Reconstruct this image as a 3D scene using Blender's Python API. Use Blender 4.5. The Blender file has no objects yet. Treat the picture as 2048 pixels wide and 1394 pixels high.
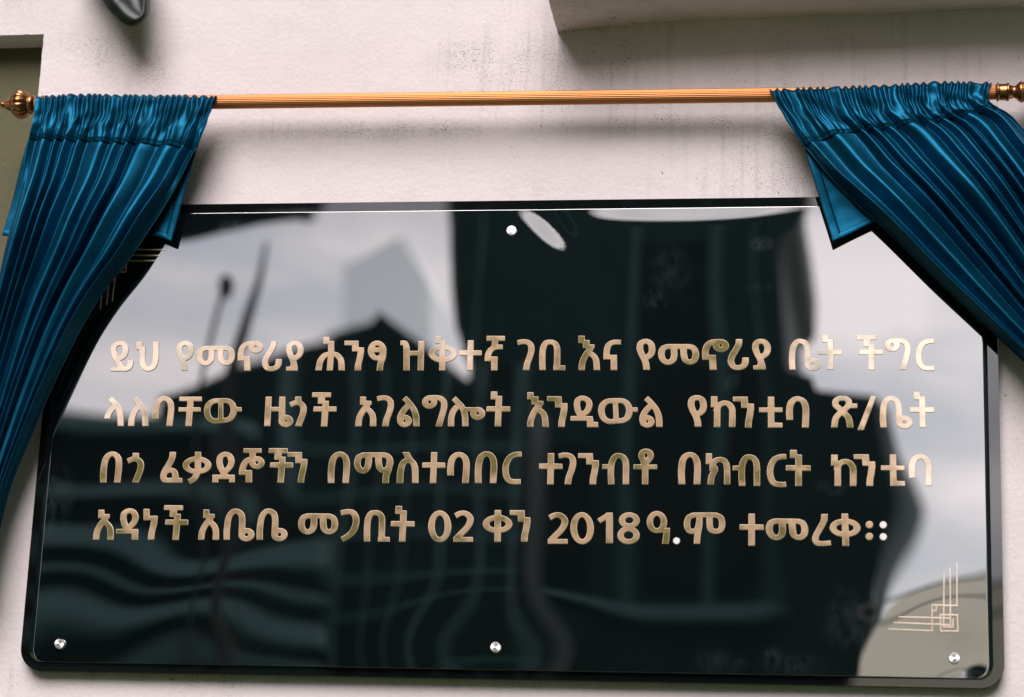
import bpy, bmesh, math, random
from mathutils import Vector, Matrix, noise
from mathutils.geometry import tessellate_polygon

S = bpy.context.scene
COL = S.collection
rad = math.radians

# ---------------------------------------------------------------- camera
cam = bpy.data.cameras.new('camera')
cam_ob = bpy.data.objects.new('camera', cam)
COL.objects.link(cam_ob)
cam_ob.matrix_world = Matrix(((0.98966, 0.00235, 0.1434, 0.5327), (0.13891, -0.26422, -0.9544, -3.5319),
                              (0.03565, 0.96446, -0.26182, 1.5287), (0, 0, 0, 1)))
cam.sensor_width = 36
cam.lens = 80.86
cam.clip_start = 0.05
cam.clip_end = 3000
cam.dof.use_dof = True
cam.dof.focus_distance = 3.72
cam.dof.aperture_fstop = 3.0
S.camera = cam_ob

# ---------------------------------------------------------------- light: bright overcast, sun behind thin cloud
SUN_EL, SUN_AZ = rad(43), rad(3)          # azimuth from straight out of the wall, + to the left
sun_dir = Vector((-math.sin(SUN_AZ) * math.cos(SUN_EL), -math.cos(SUN_AZ) * math.cos(SUN_EL), math.sin(SUN_EL)))
sun = bpy.data.lights.new('sun', 'SUN')
sun.energy = 1.5
sun.angle = rad(44)
sun.color = (1.0, 0.925, 0.925)
sun_ob = bpy.data.objects.new('sun', sun)
sun_ob.rotation_euler = sun_dir.to_track_quat('Z', 'Y').to_euler()
sun_ob.location = (0, -10, 20)
COL.objects.link(sun_ob)

world = bpy.data.worlds.new('World')
S.world = world
world.use_nodes = True
wt = world.node_tree
wn, wl = wt.nodes, wt.links
bg = wn['Background']
sky = wn.new('ShaderNodeTexSky')
sky.sky_type = 'NISHITA'
sky.sun_disc = False
sky.sun_elevation = SUN_EL
sky.sun_rotation = math.atan2(sun_dir.x, sun_dir.y)
sky.air_density = 1.0
sky.dust_density = 2.0
tc = wn.new('ShaderNodeTexCoord')
mp = wn.new('ShaderNodeMapping')
mp.inputs['Scale'].default_value = (1.0, 1.0, 2.2)
nz = wn.new('ShaderNodeTexNoise')
nz.inputs['Scale'].default_value = 7.0
nz.inputs['Detail'].default_value = 5
nz.inputs['Roughness'].default_value = 0.55
rp = wn.new('ShaderNodeValToRGB')
rp.color_ramp.elements[0].position = 0.36
rp.color_ramp.elements[0].color = (0.62, 0.62, 0.62, 1)
rp.color_ramp.elements[1].position = 0.62
rp.color_ramp.elements[1].color = (1, 1, 1, 1)
cl = wn.new('ShaderNodeValToRGB')
cl.color_ramp.elements[0].position = 0.36
cl.color_ramp.elements[0].color = (5.4, 5.7, 6.4, 1)
cl.color_ramp.elements[1].position = 0.62
cl.color_ramp.elements[1].color = (12.0, 11.0, 11.2, 1)
mx = wn.new('ShaderNodeMix')
mx.data_type = 'RGBA'
wl.new(tc.outputs['Generated'], mp.inputs['Vector'])
wl.new(mp.outputs['Vector'], nz.inputs['Vector'])
wl.new(nz.outputs['Fac'], rp.inputs['Fac'])
wl.new(nz.outputs['Fac'], cl.inputs['Fac'])
wl.new(rp.outputs['Color'], mx.inputs['Factor'])
wl.new(sky.outputs['Color'], mx.inputs['A'])
wl.new(cl.outputs['Color'], mx.inputs['B'])
# the cloud deck is thicker and darker overhead, breaking to bright towards the skyline
sx = wn.new('ShaderNodeSeparateXYZ')
xr = wn.new('ShaderNodeMapRange')           # brighter on the sun's side
xr.inputs[1].default_value, xr.inputs[2].default_value = -0.36, 0.10
xr.inputs[3].default_value, xr.inputs[4].default_value = 0.90, 1.17
wl.new(tc.outputs['Generated'], sx.inputs[0])
zr = wn.new('ShaderNodeValToRGB')
zr.color_ramp.elements[0].position = 0.30
zr.color_ramp.elements[0].color = (1, 1, 1, 1)
zr.color_ramp.elements[1].position = 0.44
zr.color_ramp.elements[1].color = (0.27, 0.28, 0.27, 1)
ml = wn.new('ShaderNodeMix')
ml.data_type = 'RGBA'
ml.blend_type = 'MULTIPLY'
ml.inputs[0].default_value = 1
wl.new(sx.outputs[2], zr.inputs['Fac'])
wl.new(mx.outputs['Result'], ml.inputs[6])
wl.new(zr.outputs['Color'], ml.inputs[7])
ml2 = wn.new('ShaderNodeMix')
ml2.data_type = 'RGBA'
ml2.blend_type = 'MULTIPLY'
ml2.inputs[0].default_value = 1
wl.new(sx.outputs[0], xr.inputs[0])
wl.new(ml.outputs[2], ml2.inputs[6])
wl.new(xr.outputs[0], ml2.inputs[7])
wl.new(ml2.outputs[2], bg.inputs['Color'])
bg.inputs['Strength'].default_value = 0.05

vs = S.view_settings
vs.view_transform = 'Standard'
vs.look = 'None'
vs.exposure = 1.5
vs.gamma = 1.0
vs.use_curve_mapping = False

PT = {
 'rod': [(-0.8251, 2.9123), (0.7702, 2.9028)],
 'l_top': [(-0.8105, 2.9212), (-0.7427, 2.9244), (-0.6558, 2.9218), (-0.5695, 2.9192), (-0.499, 2.9161)],
 'l_mid': [(-0.8098, 2.8765), (-0.7384, 2.8753), (-0.6518, 2.8737), (-0.5701, 2.8714), (-0.5084, 2.8685)],
 'l_seam': [(-0.812, 2.8445), (-0.744, 2.8416), (-0.6659, 2.836), (-0.5883, 2.8303), (-0.5213, 2.824)],
 'l_in': [(-0.5168, 2.8184), (-0.5513, 2.7598), (-0.5831, 2.7015), (-0.6177, 2.6393), (-0.6592, 2.5809), (-0.6949, 2.5168), (-0.7321, 2.4274), (-0.7586, 2.3519), (-0.7872, 2.2666), (-0.8013, 2.1894), (-0.812, 2.0971)],
 'l_out': [(-0.8062, 2.8388), (-0.8199, 2.7652), (-0.8296, 2.6869), (-0.8426, 2.5923), (-0.8581, 2.4736), (-0.8707, 2.3484), (-0.879, 2.2253), (-0.8806, 2.1605), (-0.8797, 2.0963), (-0.878, 2.0327)],
 'l_flap': [(-0.82, 2.8506), (-0.5262, 2.83), (-0.5625, 2.6676), (-0.6033, 2.6792), (-0.7264, 2.6804), (-0.8523, 2.68)],
 'r_top': [(0.4137, 2.9103), (0.4938, 2.9121), (0.5884, 2.9137), (0.6823, 2.9177), (0.7631, 2.9152)],
 'r_mid': [(0.437, 2.8613), (0.5096, 2.865), (0.596, 2.8702), (0.6818, 2.8771), (0.7564, 2.8858)],
 'r_seam': [(0.4672, 2.8117), (0.5331, 2.8325), (0.6036, 2.8406), (0.669, 2.8495), (0.7685, 2.8704)],
 'r_in': [(0.4674, 2.8065), (0.5003, 2.7692), (0.5422, 2.7254), (0.5845, 2.6821), (0.6625, 2.6016), (0.7444, 2.5177), (0.8102, 2.4511), (0.8964, 2.3607), (0.9806, 2.2692)],
 'r_out': [(0.7675, 2.865), (0.7963, 2.8461), (0.82, 2.8133), (0.855, 2.7509), (0.8977, 2.6609), (0.9464, 2.5484), (1.001, 2.4305), (1.0552, 2.3305), (1.1086, 2.2398)],
 'r_flap': [(0.4668, 2.8176), (0.7696, 2.8766), (0.8512, 2.8031), (0.6573, 2.7311), (0.5849, 2.693), (0.5133, 2.6565), (0.4914, 2.7365), (0.4803, 2.7887)],
 'bolts': [(-0.0009, 2.6865), (-0.6996, 2.0057), (-0.0015, 2.0115), (0.6932, 2.0063)],
 'panel': [(-0.75, 1.9773), (0.75, 2.7227)],
 'plate': [(-0.7662, 1.964), (0.7669, 2.741)],
 'recess': [(-0.8342, 3.0622), (-0.8415, 2.5057)],
 'ledge': [(0.0591, 3.0438), (0.1301, 3.0502), (0.2532, 3.057), (0.4604, 3.0617), (0.6468, 3.065), (0.8211, 3.0677), (1.0198, 3.0704)],
 'br_out': [(-0.7502, 3.1503), (-0.7237, 3.112), (-0.7034, 3.0847), (-0.6918, 3.0684), (-0.6779, 3.0548), (-0.6684, 3.045), (-0.6561, 3.0373), (-0.6458, 3.036), (-0.6336, 3.0415), (-0.6262, 3.0508), (-0.6248, 3.0614), (-0.6257, 3.0827), (-0.6268, 3.1093), (-0.6288, 3.1469)],
 'br_in': [(-0.7192, 3.1494), (-0.6942, 3.1144), (-0.6727, 3.0839), (-0.6662, 3.0731), (-0.6555, 3.0611), (-0.643, 3.0518), (-0.6372, 3.049), (-0.6315, 3.0531), (-0.6296, 3.0615), (-0.6305, 3.0828), (-0.6319, 3.1095), (-0.6339, 3.147)],
 'tower': [(-22.2, 45.7), (-1.4, 45.8), (-1.7, 43.1), (-2.9, 42.0), (-3.2, 37.0), (-3.4, 34.0), (-3.3, 6.9), (-17.4, 6.5), (-18.6, 32.4), (-20.4, 35.3), (-21.2, 37.1), (-21.7, 39.5), (-22.0, 41.8)],
 'hall': [(-26.1, 22.4), (-24.5, 22.9), (-19.5, 24.6), (-19.2, 25.0), (-17.7, 25.6), (-17.2, 26.1), (-16.4, 25.4), (-15.2, 24.6), (-13.2, 23.2), (-10.9, 22.6), (-10.3, 4.9), (-24.9, 4.5), (-26.3, 21.0)],
 'low': [(-28.9, 16.5), (-17.8, 16.7), (-16.9, 3.8), (-27.4, 3.5)],
 'pale': [(-39.8, 49.4), (-39.4, 56.6), (-36.2, 58.6), (-35.0, 59.3), (-32.8, 55.5), (-32.2, 49.0), (-30.7, 17.6), (-37.9, 17.4)],
 'step': [(-3.4, 26.2), (-1.2, 25.8), (-1.0, 25.1), (2.1, 24.9), (2.2, 22.2), (2.6, 20.5), (2.3, 18.2), (2.1, 16.0), (1.5, 14.4), (0.5, 10.6), (-3.2, 5.6)],
 'step_side': [(2.1, 25.0), (2.6, 24.4), (2.8, 22.1), (3.4, 20.4), (3.2, 18.1), (2.7, 15.9), (1.9, 14.4), (0.7, 10.6), (0.5, 10.6), (1.5, 14.4), (2.1, 16.1), (2.4, 18.3), (2.6, 20.6), (2.2, 22.3)],
 'pale_low': [(2.2, 9.5), (6.8, 10.4), (6.5, 3.9), (-0.8, 3.7), (0.7, 7.8), (1.6, 8.7)],
 'lamp': [(-12.4, 12.4), (-12.2, 13.5), (-12.0, 14.4), (-11.9, 14.7)],
 'pole': [(-11.6, 12.8), (-11.3, 14.1), (-11.1, 14.9), (-11.0, 15.8)],
 'cable1': [(0.6, 6.7), (1.5, 7.0), (2.7, 7.2), (4.8, 7.6)],
 'cable2': [(0.6, 6.6), (1.7, 6.5), (2.8, 6.8), (4.8, 7.3)],
 'tower_fins': [(-19.7, 0.3), (-11.5, 0.5), (-7.1, 0.6), (-4.7, 0.3)],
 'canopy': [(-36.0, 28.8), (-17.7, 28.5), (-17.7, 27.8), (-17.7, 27.3), (-17.9, 27.1), (-18.3, 27.2), (-19.9, 27.1), (-21.4, 26.8), (-22.8, 26.4), (-24.5, 26.1), (-35.6, 25.3)],
 'tower_band': [(-17.9, 20.3), (-4.0, 19.8)],
 'grime_shade': [(0.0901, 2.985, 0.275, 0.1583, 1.0), (-0.0872, 3.0068, 0.075, 0.05, 0.9), (-0.7409, 3.0397, 0.1417, 0.05, 1.0), (-0.6402, 3.0007, 0.1, 0.0667, 0.7), (-0.5475, 2.8185, 0.05, 0.0917, 1.0), (-0.2338, 2.874, 0.275, 0.025, 0.9), (0.1758, 2.8775, 0.275, 0.0333, 1.0), (0.429, 2.8042, 0.15, 0.1417, 0.9), (0.2434, 2.7725, 0.3167, 0.05, 0.4), (0.7867, 2.4771, 0.05, 0.1, 0.9), (-0.7544, 1.9499, 0.075, 0.0333, 0.8), (0.6875, 1.9614, 0.1333, 0.0333, 0.9), (-0.2344, 1.961, 0.75, 0.0183, 0.7), (0.5415, 2.9841, 0.4167, 0.1167, 0.6), (-0.8999, 3.1086, 0.1, 0.0417, 0.6)],
 'hall_v': [(-20.4, 0.5), (-18.4, 0.2), (-17.1, 0.1), (-15.8, 0.1), (-14.3, 0.2), (-12.7, 0.2), (-11.3, 0.2)],
 'hall_z': [20.4, 18.7, 17.1, 15.5, 14.0],
 'low_bands': [(-24.2, 16.4), (-24.2, 16.0), (-24.0, 14.6), (-24.0, 14.3), (-23.9, 13.2), (-23.8, 12.4), (-23.7, 11.6), (-23.7, 11.4), (-23.7, 10.7), (-23.6, 10.1), (-23.5, 9.5), (-23.5, 9.3)],
 'tower_bays': [(-11.3, 41.7), (-7.5, 35.3), (-10.6, 33.6), (-5.4, 21.3), (-19.8, 34.7), (-17.2, 21.2), (-16.5, 29.6), (-13.2, 21.2)],
 'smudge': [(0.4029, 2.6615, 0.0281, 0.0149, 1.0), (0.2335, 2.5688, 0.0248, 0.0215, 0.8), (0.3522, 2.4397, 0.0215, 0.0281, 0.7), (0.3517, 2.4861, 0.0116, 0.0116, 0.5), (-0.7284, 2.2502, 0.0372, 0.0496, 0.9), (-0.7336, 2.1968, 0.0331, 0.0331, 0.5), (0.5351, 2.0657, 0.0496, 0.0579, 0.6), (0.4226, 1.9995, 0.0215, 0.0248, 0.8), (0.3434, 1.9943, 0.0496, 0.0248, 0.5), (0.464, 1.9926, 0.0661, 0.0207, 0.5), (-0.4619, 2.6929, 0.0413, 0.0248, 0.5), (-0.7132, 2.4377, 0.0496, 0.0496, 0.35), (-0.7122, 2.3789, 0.0248, 0.0496, 0.3), (0.5128, 2.2664, 0.0331, 0.0165, 0.5), (0.2565, 2.6185, 0.0413, 0.0496, 0.5), (0.3995, 2.5884, 0.0331, 0.0083, 0.4)],
 'ornament': [[(7003, 21502), (6982, 21502), (6980, 21500), (6971, 20871), (6908, 20872), (6898, 20872), (6897, 20874), (6901, 21429), (6899, 21431), (6879, 21431), (6877, 21428), (6877, 21370), (6874, 20924), (6873, 20873), (6811, 20873), (6801, 20874), (6800, 20875), (6810, 21370), (6809, 21372), (6788, 21371), (6787, 21369), (6776, 20876), (6775, 20874), (6762, 20874), (6606, 20876), (6605, 20866), (6602, 20862), (6602, 20683), (6121, 20687), (6114, 20687), (6112, 20685), (6112, 20663), (6113, 20662), (6602, 20658), (6603, 20656), (6602, 20585), (6042, 20600), (6038, 20598), (6037, 20576), (6044, 20575), (6600, 20560), (6603, 20558), (6602, 20484), (5957, 20500), (5954, 20499), (5953, 20477), (6606, 20459), (6624, 20459), (6626, 20462), (6626, 20558), (6628, 20559), (6635, 20559), (6723, 20557), (6724, 20551), (6725, 20463), (6726, 20461), (6732, 20461), (6734, 20459), (6991, 20461), (6996, 20463), (7003, 20464), (7004, 20474), (6999, 20693), (7000, 20728), (6988, 20729), (6899, 20729), (6896, 20731), (6896, 20741), (6897, 20847), (6904, 20848), (6992, 20845), (6995, 20846), (6995, 20851)], [(6663, 20789), (6626, 20790), (6625, 20833), (6626, 20852), (6660, 20852), (6665, 20851)], [(6775, 20849), (6773, 20731), (6730, 20730), (6728, 20719), (6723, 20718), (6722, 20717), (6722, 20684), (6721, 20681), (6627, 20683), (6626, 20698), (6626, 20764), (6687, 20765), (6689, 20787), (6688, 20792), (6689, 20850)], [(6872, 20730), (6811, 20730), (6797, 20731), (6799, 20834), (6800, 20849), (6873, 20848)], [(6746, 20705), (6772, 20706), (6772, 20682), (6746, 20682)], [(6796, 20705), (6798, 20706), (6805, 20706), (6871, 20705), (6873, 20703), (6872, 20681), (6870, 20680), (6797, 20681), (6796, 20683)], [(6975, 20704), (6976, 20702), (6980, 20485), (6769, 20483), (6749, 20484), (6747, 20555), (6748, 20556), (6765, 20556), (6769, 20555), (6768, 20524), (6771, 20522), (6911, 20522), (6928, 20523), (6931, 20527), (6933, 20666), (6932, 20669), (6911, 20668), (6909, 20667), (6907, 20547), (6795, 20546), (6793, 20547), (6793, 20554), (6795, 20555), (6801, 20555), (6870, 20553), (6874, 20551), (6894, 20552), (6896, 20704)], [(6627, 20657), (6722, 20657), (6723, 20582), (6627, 20584), (6626, 20597)], [(6768, 20580), (6749, 20581), (6747, 20582), (6746, 20647), (6746, 20655), (6747, 20657), (6769, 20657), (6771, 20655), (6770, 20586)], [(6871, 20578), (6794, 20580), (6796, 20656), (6865, 20656), (6872, 20655)]],
}
# letter outlines in tenths of a millimetre from the letter's left end on its baseline
LETTERS = {
 'ይ': [[(99,511),(70,504),(46,495),(7,473),(-10,456),(-16,446),(-26,416),(-29,344),(1,253),(19,216),(69,143),(113,64),(109,62),(-2,61),(3,-1),(7,-4),(199,-4),(207,-7),(234,-8),(267,-7),(288,-3),(315,8),(336,22),(353,39),(365,60),(376,99),(381,182),(376,185),(280,184),(277,178),(273,113),(267,87),(262,81),(249,72),(228,71),(217,74),(162,174),(187,187),(226,214),(249,238),(264,261),(274,290),(280,324),(281,361),(275,396),(266,424),(250,451),(234,470),(211,489),(186,502),(156,511),(133,513)],[(112,249),(99,275),(75,345),(76,405),(83,415),(109,428),(129,432),(145,431),(152,427),(162,415),(172,390),(178,360),(174,319),(168,296),(162,285),(128,256)]],
 'ህ': [[(-39,495),(-29,362),(-25,359),(20,359),(23,356),(34,214),(41,165),(54,109),(61,88),(74,66),(89,46),(118,22),(142,9),(172,-2),(193,-5),(229,-3),(258,5),(285,17),(310,37),(322,50),(336,72),(351,114),(359,164),(363,226),(362,285),(344,494),(249,495),(243,493),(259,286),(259,220),(256,175),(250,138),(238,100),(221,82),(197,75),(179,83),(165,96),(158,112),(149,143),(137,216),(124,412),(76,415),(69,492),(67,495)]],
 'የ': [[(92,4),(190,5),(190,18),(182,88),(172,128),(157,172),(185,185),(206,199),(240,231),(260,266),(270,307),(271,337),(267,380),(259,414),(248,439),(227,467),(206,484),(175,500),(146,509),(118,512),(88,510),(61,504),(32,491),(8,474),(-7,458),(-18,437),(-25,408),(-27,353),(-25,337),(3,256),(51,166),(67,127),(81,76),(88,9)],[(116,249),(98,284),(77,348),(78,403),(82,414),(91,423),(105,429),(122,432),(132,430),(142,424),(156,409),(166,367),(168,329),(163,298),(156,281),(140,264),(125,252)]],
 'መ': [[(-18,245),(-11,212),(4,175),(23,145),(46,122),(81,101),(112,90),(151,86),(181,91),(210,103),(234,118),(257,140),(268,156),(281,190),(287,233),(288,261),(282,342),(286,345),(328,344),(330,340),(335,267),(343,216),(352,182),(366,153),(391,127),(425,106),(461,94),(499,91),(530,97),(559,110),(583,127),(600,146),(615,175),(624,205),(628,240),(627,270),(621,299),(610,333),(599,356),(586,373),(570,389),(554,399),(492,423),(488,422),(483,412),(480,422),(477,424),(116,425),(112,422),(112,410),(103,422),(100,423),(39,396),(20,381),(10,369),(-5,340),(-13,315),(-19,279)],[(178,344),(181,326),(186,261),(180,208),(173,190),(164,179),(145,167),(135,167),(119,174),(108,184),(94,212),(86,237),(84,257),(88,296),(95,322),(103,330),(138,345)],[(434,344),(468,344),(503,332),(509,325),(518,298),(526,254),(521,213),(516,195),(510,186),(488,171),(481,171),(466,177),(456,185),(452,193),(437,268),(433,340)]],
 'ኖ': [[(109,4),(208,3),(212,7),(196,244),(192,246),(86,248),(83,278),(85,313),(92,345),(102,373),(123,399),(136,409),(148,414),(152,382),(163,358),(186,331),(209,316),(240,303),(274,297),(307,299),(340,309),(366,325),(385,345),(396,366),(402,394),(398,421),(386,446),(363,472),(341,487),(310,500),(277,506),(168,503),(129,497),(86,481),(53,460),(26,435),(4,399),(-11,354),(-19,302),(-19,278),(-12,173),(-8,171),(95,170),(107,8)],[(277,427),(286,423),(293,416),(299,399),(297,389),(291,381),(283,377),(275,376),(265,380),(258,386),(253,394),(251,404),(253,414),(260,422)]],
 'ሪ': [[(213,500),(115,499),(113,444),(106,414),(63,329),(14,248),(-2,200),(-8,168),(-9,136),(-4,110),(6,83),(22,55),(40,34),(60,18),(89,5),(130,-3),(167,-4),(208,3),(248,17),(272,32),(293,55),(307,80),(318,111),(321,139),(321,184),(320,199),(316,201),(221,200),(217,126),(204,94),(187,82),(156,75),(132,76),(118,80),(110,88),(96,121),(93,138),(93,158),(105,204),(179,335),(207,397),(215,446),(216,493)]],
 'ያ': [[(3,4),(187,3),(191,5),(186,87),(181,93),(158,174),(217,216),(244,244),(256,266),(264,289),(271,321),(273,350),(267,388),(258,410),(244,435),(219,466),(187,488),(159,498),(122,504),(97,504),(67,499),(39,486),(19,473),(-3,450),(-15,428),(-20,400),(-21,341),(8,255),(53,173),(73,117),(59,73),(-2,70),(1,9)],[(117,254),(103,280),(80,345),(80,398),(87,410),(97,419),(108,425),(121,425),(138,420),(149,412),(167,378),(172,352),(168,321),(159,290),(147,276)]],
 'ሕ': [[(96,562),(94,557),(101,442),(105,440),(182,438),(190,314),(187,311),(138,299),(112,287),(80,261),(44,215),(27,183),(13,140),(6,92),(0,1),(99,1),(109,101),(119,144),(132,172),(148,197),(168,218),(187,227),(189,224),(185,2),(190,0),(283,0),(288,231),(291,234),(307,227),(330,208),(347,186),(359,164),(370,115),(377,30),(382,1),(479,0),(475,71),(466,144),(455,183),(439,216),(414,248),(394,267),(370,286),(341,302),(292,314),(289,316),(278,492),(202,494),(197,558),(195,562)]],
 'ን': [[(263,0),(266,6),(269,97),(289,197),(303,310),(303,327),(300,333),(299,340),(300,383),(209,386),(203,492),(200,496),(-28,496),(-24,422),(100,419),(108,317),(201,315),(189,208),(169,102),(166,57),(166,3),(170,0)]],
 'ፃ': [[(238,0),(242,7),(247,77),(254,121),(277,188),(285,229),(287,322),(285,349),(279,374),(268,404),(253,427),(232,453),(207,472),(175,489),(150,495),(118,497),(91,493),(58,479),(33,461),(13,439),(-2,414),(-13,383),(-18,350),(-17,320),(-10,286),(2,257),(16,234),(38,208),(56,193),(84,177),(107,169),(134,164),(161,164),(150,108),(142,1)],[(92,384),(95,394),(106,408),(117,415),(129,418),(143,416),(154,409),(164,398),(172,385),(168,382)],[(185,302),(180,280),(167,257),(154,246),(141,243),(125,246),(110,257),(95,279),(88,301),(92,304)]],
 'ዝ': [[(-22,498),(-21,421),(-17,420),(19,420),(31,381),(52,1),(144,0),(149,2),(139,248),(269,249),(275,247),(276,228),(281,2),(285,0),(377,0),(367,489),(270,489),(274,331),(272,325),(139,324),(134,328),(131,385),(127,400),(113,443),(95,472),(78,486),(52,496),(20,500)]],
 'ቅ': [[(266,0),(269,4),(267,133),(318,143),(353,155),(390,174),(418,196),(439,222),(450,248),(454,272),(448,303),(437,327),(421,349),(381,380),(332,403),(295,414),(261,421),(259,492),(183,494),(177,566),(82,567),(80,562),(86,447),(89,445),(158,445),(161,442),(161,422),(112,409),(75,395),(49,380),(22,358),(2,333),(-9,307),(-13,283),(-8,251),(-1,235),(12,216),(29,198),(52,180),(99,155),(169,134),(173,0)],[(267,214),(262,336),(265,340),(299,331),(329,315),(347,297),(352,286),(354,275),(348,255),(329,236),(303,223)],[(163,338),(167,235),(167,219),(164,217),(130,229),(107,243),(93,258),(89,268),(87,280),(93,299),(111,318),(137,332)]],
 'ተ': [[(127,0),(217,0),(222,2),(221,247),(354,248),(358,250),(353,331),(221,333),(219,495),(217,501),(122,500),(123,338),(121,333),(-10,332),(-14,330),(-9,249),(119,248),(123,246),(125,7)]],
 'ኛ': [[(201,0),(204,4),(199,149),(202,158),(199,228),(194,230),(95,230),(92,233),(93,248),(102,276),(116,305),(128,320),(144,331),(169,343),(197,350),(276,349),(275,424),(195,429),(198,488),(202,492),(306,492),(304,569),(299,571),(11,572),(9,568),(13,493),(98,492),(101,486),(95,402),(59,379),(40,359),(17,322),(0,283),(-5,258),(-9,227),(-6,156),(-2,154),(97,153),(104,1)]],
 'ገ': [[(100,0),(191,0),(195,2),(209,103),(238,188),(259,259),(268,304),(270,344),(268,374),(261,408),(251,430),(234,454),(212,474),(178,494),(148,504),(105,510),(47,506),(-15,490),(-17,487),(4,413),(71,429),(115,430),(132,426),(150,415),(160,404),(166,392),(172,346),(168,302),(146,218),(112,121),(103,63),(98,5)]],
 'ቢ': [[(414,0),(411,76),(335,77),(331,79),(330,226),(325,353),(315,398),(306,419),(293,440),(272,464),(250,480),(228,491),(201,499),(170,502),(121,501),(87,492),(64,480),(43,459),(21,424),(5,381),(-3,338),(-7,285),(-7,213),(-4,118),(5,1),(95,0),(100,2),(91,211),(92,282),(95,335),(108,383),(125,416),(138,423),(167,424),(189,420),(198,415),(205,408),(218,386),(227,351),(232,227),(233,103),(233,80),(226,74),(228,1)]],
 'እ': [[(-14,565),(-16,561),(-12,450),(58,448),(62,366),(114,365),(117,359),(117,342),(85,302),(61,261),(39,216),(18,161),(8,123),(2,81),(1,49),(4,1),(99,1),(100,78),(107,122),(127,180),(148,224),(155,233),(172,229),(181,224),(206,199),(222,172),(228,152),(234,123),(243,15),(247,1),(341,0),(341,24),(331,127),(324,166),(312,199),(296,229),(271,259),(238,286),(206,303),(223,324),(222,327),(217,332),(218,335),(245,370),(243,420),(164,422),(161,493),(85,495),(81,565)]],
 'ና': [[(213,0),(215,5),(209,247),(205,250),(94,250),(92,282),(93,311),(101,354),(108,379),(116,391),(132,406),(155,417),(175,421),(266,420),(265,493),(262,497),(171,499),(150,497),(104,485),(73,469),(44,446),(21,415),(6,376),(-4,322),(-6,246),(-4,177),(110,175),(117,1)]],
 'ቤ': [[(487,31),(501,59),(505,92),(496,124),(477,152),(450,172),(417,186),(384,192),(343,191),(342,302),(333,370),(326,398),(317,419),(305,438),(288,458),(260,480),(234,493),(197,503),(162,505),(139,502),(112,493),(87,477),(65,456),(39,419),(24,387),(14,351),(7,307),(1,226),(-1,125),(10,1),(102,0),(107,2),(99,124),(99,177),(102,256),(107,310),(115,351),(127,381),(139,400),(153,417),(159,422),(168,425),(188,422),(208,411),(223,394),(233,370),(239,330),(243,285),(246,78),(252,52),(267,26),(290,5),(318,-11),(350,-20),(384,-22),(413,-18),(441,-7),(468,10)],[(345,86),(347,95),(353,104),(364,110),(377,112),(388,110),(398,103),(404,93),(406,84),(403,74),(397,66),(386,60),(373,58),(363,60),(352,67),(346,76)]],
 'ት': [[(239,0),(241,5),(243,239),(248,241),(377,241),(378,322),(374,324),(244,325),(243,495),(166,497),(165,565),(163,569),(64,569),(62,565),(62,444),(66,442),(143,440),(144,327),(139,325),(1,325),(0,244),(4,242),(144,241),(144,2),(149,0)]],
 'ች': [[(276,-2),(278,3),(282,243),(409,244),(413,248),(412,327),(284,328),(283,332),(283,421),(219,422),(215,424),(216,481),(310,483),(310,558),(305,560),(4,561),(2,556),(3,484),(102,481),(103,375),(179,373),(183,370),(183,332),(181,328),(39,327),(38,246),(42,245),(180,244),(178,0),(183,-2)]],
 'ግ': [[(336,0),(340,5),(374,146),(395,222),(408,280),(412,317),(412,358),(407,391),(397,420),(380,447),(355,471),(325,491),(294,503),(239,510),(159,511),(81,505),(78,499),(45,481),(25,461),(9,433),(3,405),(5,374),(19,343),(39,320),(68,301),(100,291),(133,289),(172,298),(203,315),(224,336),(240,364),(246,392),(243,429),(261,428),(274,422),(292,409),(306,391),(311,375),(314,355),(313,319),(309,279),(278,162),(240,2),(244,0)],[(126,427),(135,424),(142,417),(146,408),(148,396),(145,384),(140,377),(131,371),(123,369),(113,373),(106,380),(102,389),(101,400),(104,412),(109,419),(117,426)]],
 'ር': [[(296,505),(235,505),(199,501),(156,489),(115,470),(86,449),(64,425),(42,391),(20,341),(9,300),(3,256),(4,190),(15,126),(31,82),(55,41),(77,18),(112,-2),(147,-11),(195,-17),(238,-17),(297,-13),(300,-11),(296,66),(201,62),(157,70),(139,80),(122,110),(111,145),(103,180),(100,214),(101,257),(108,299),(122,340),(143,378),(155,393),(167,402),(211,421),(238,425),(299,427),(300,434)]],
 'ላ': [[(332,2),(323,111),(313,176),(295,242),(272,298),(249,338),(220,375),(146,449),(91,496),(33,432),(86,383),(113,354),(58,295),(20,237),(1,191),(-10,123),(68,122),(92,118),(101,167),(114,201),(145,248),(173,277),(192,235),(210,172),(233,2),(238,1)]],
 'ለ': [[(96,496),(38,432),(90,384),(118,354),(71,301),(56,280),(32,235),(18,197),(6,155),(-1,113),(-2,65),(0,2),(5,0),(100,2),(102,104),(112,155),(122,187),(141,228),(158,254),(178,276),(186,264),(200,229),(217,172),(224,132),(239,2),(244,1),(338,1),(337,36),(329,115),(318,183),(300,244),(275,303),(255,338),(226,374),(166,434)]],
 'ባ': [[(329,1),(333,21),(339,140),(342,268),(335,339),(328,369),(316,401),(300,429),(284,448),(260,468),(227,486),(193,497),(164,501),(135,500),(100,491),(67,473),(31,439),(9,405),(-2,376),(-12,321),(-17,251),(-16,203),(-9,124),(-4,121),(91,123),(86,248),(90,310),(99,358),(116,391),(140,415),(158,422),(180,419),(198,408),(212,393),(226,364),(235,325),(238,295),(239,232),(231,3),(235,1)]],
 'ቸ': [[(115,1),(210,1),(214,2),(218,241),(348,243),(342,312),(218,314),(218,405),(218,414),(221,416),(356,417),(351,491),(-24,490),(-18,417),(114,416),(119,414),(116,313),(-20,312),(-23,309),(-19,245),(-17,241),(111,241),(116,239),(113,4)]],
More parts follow.
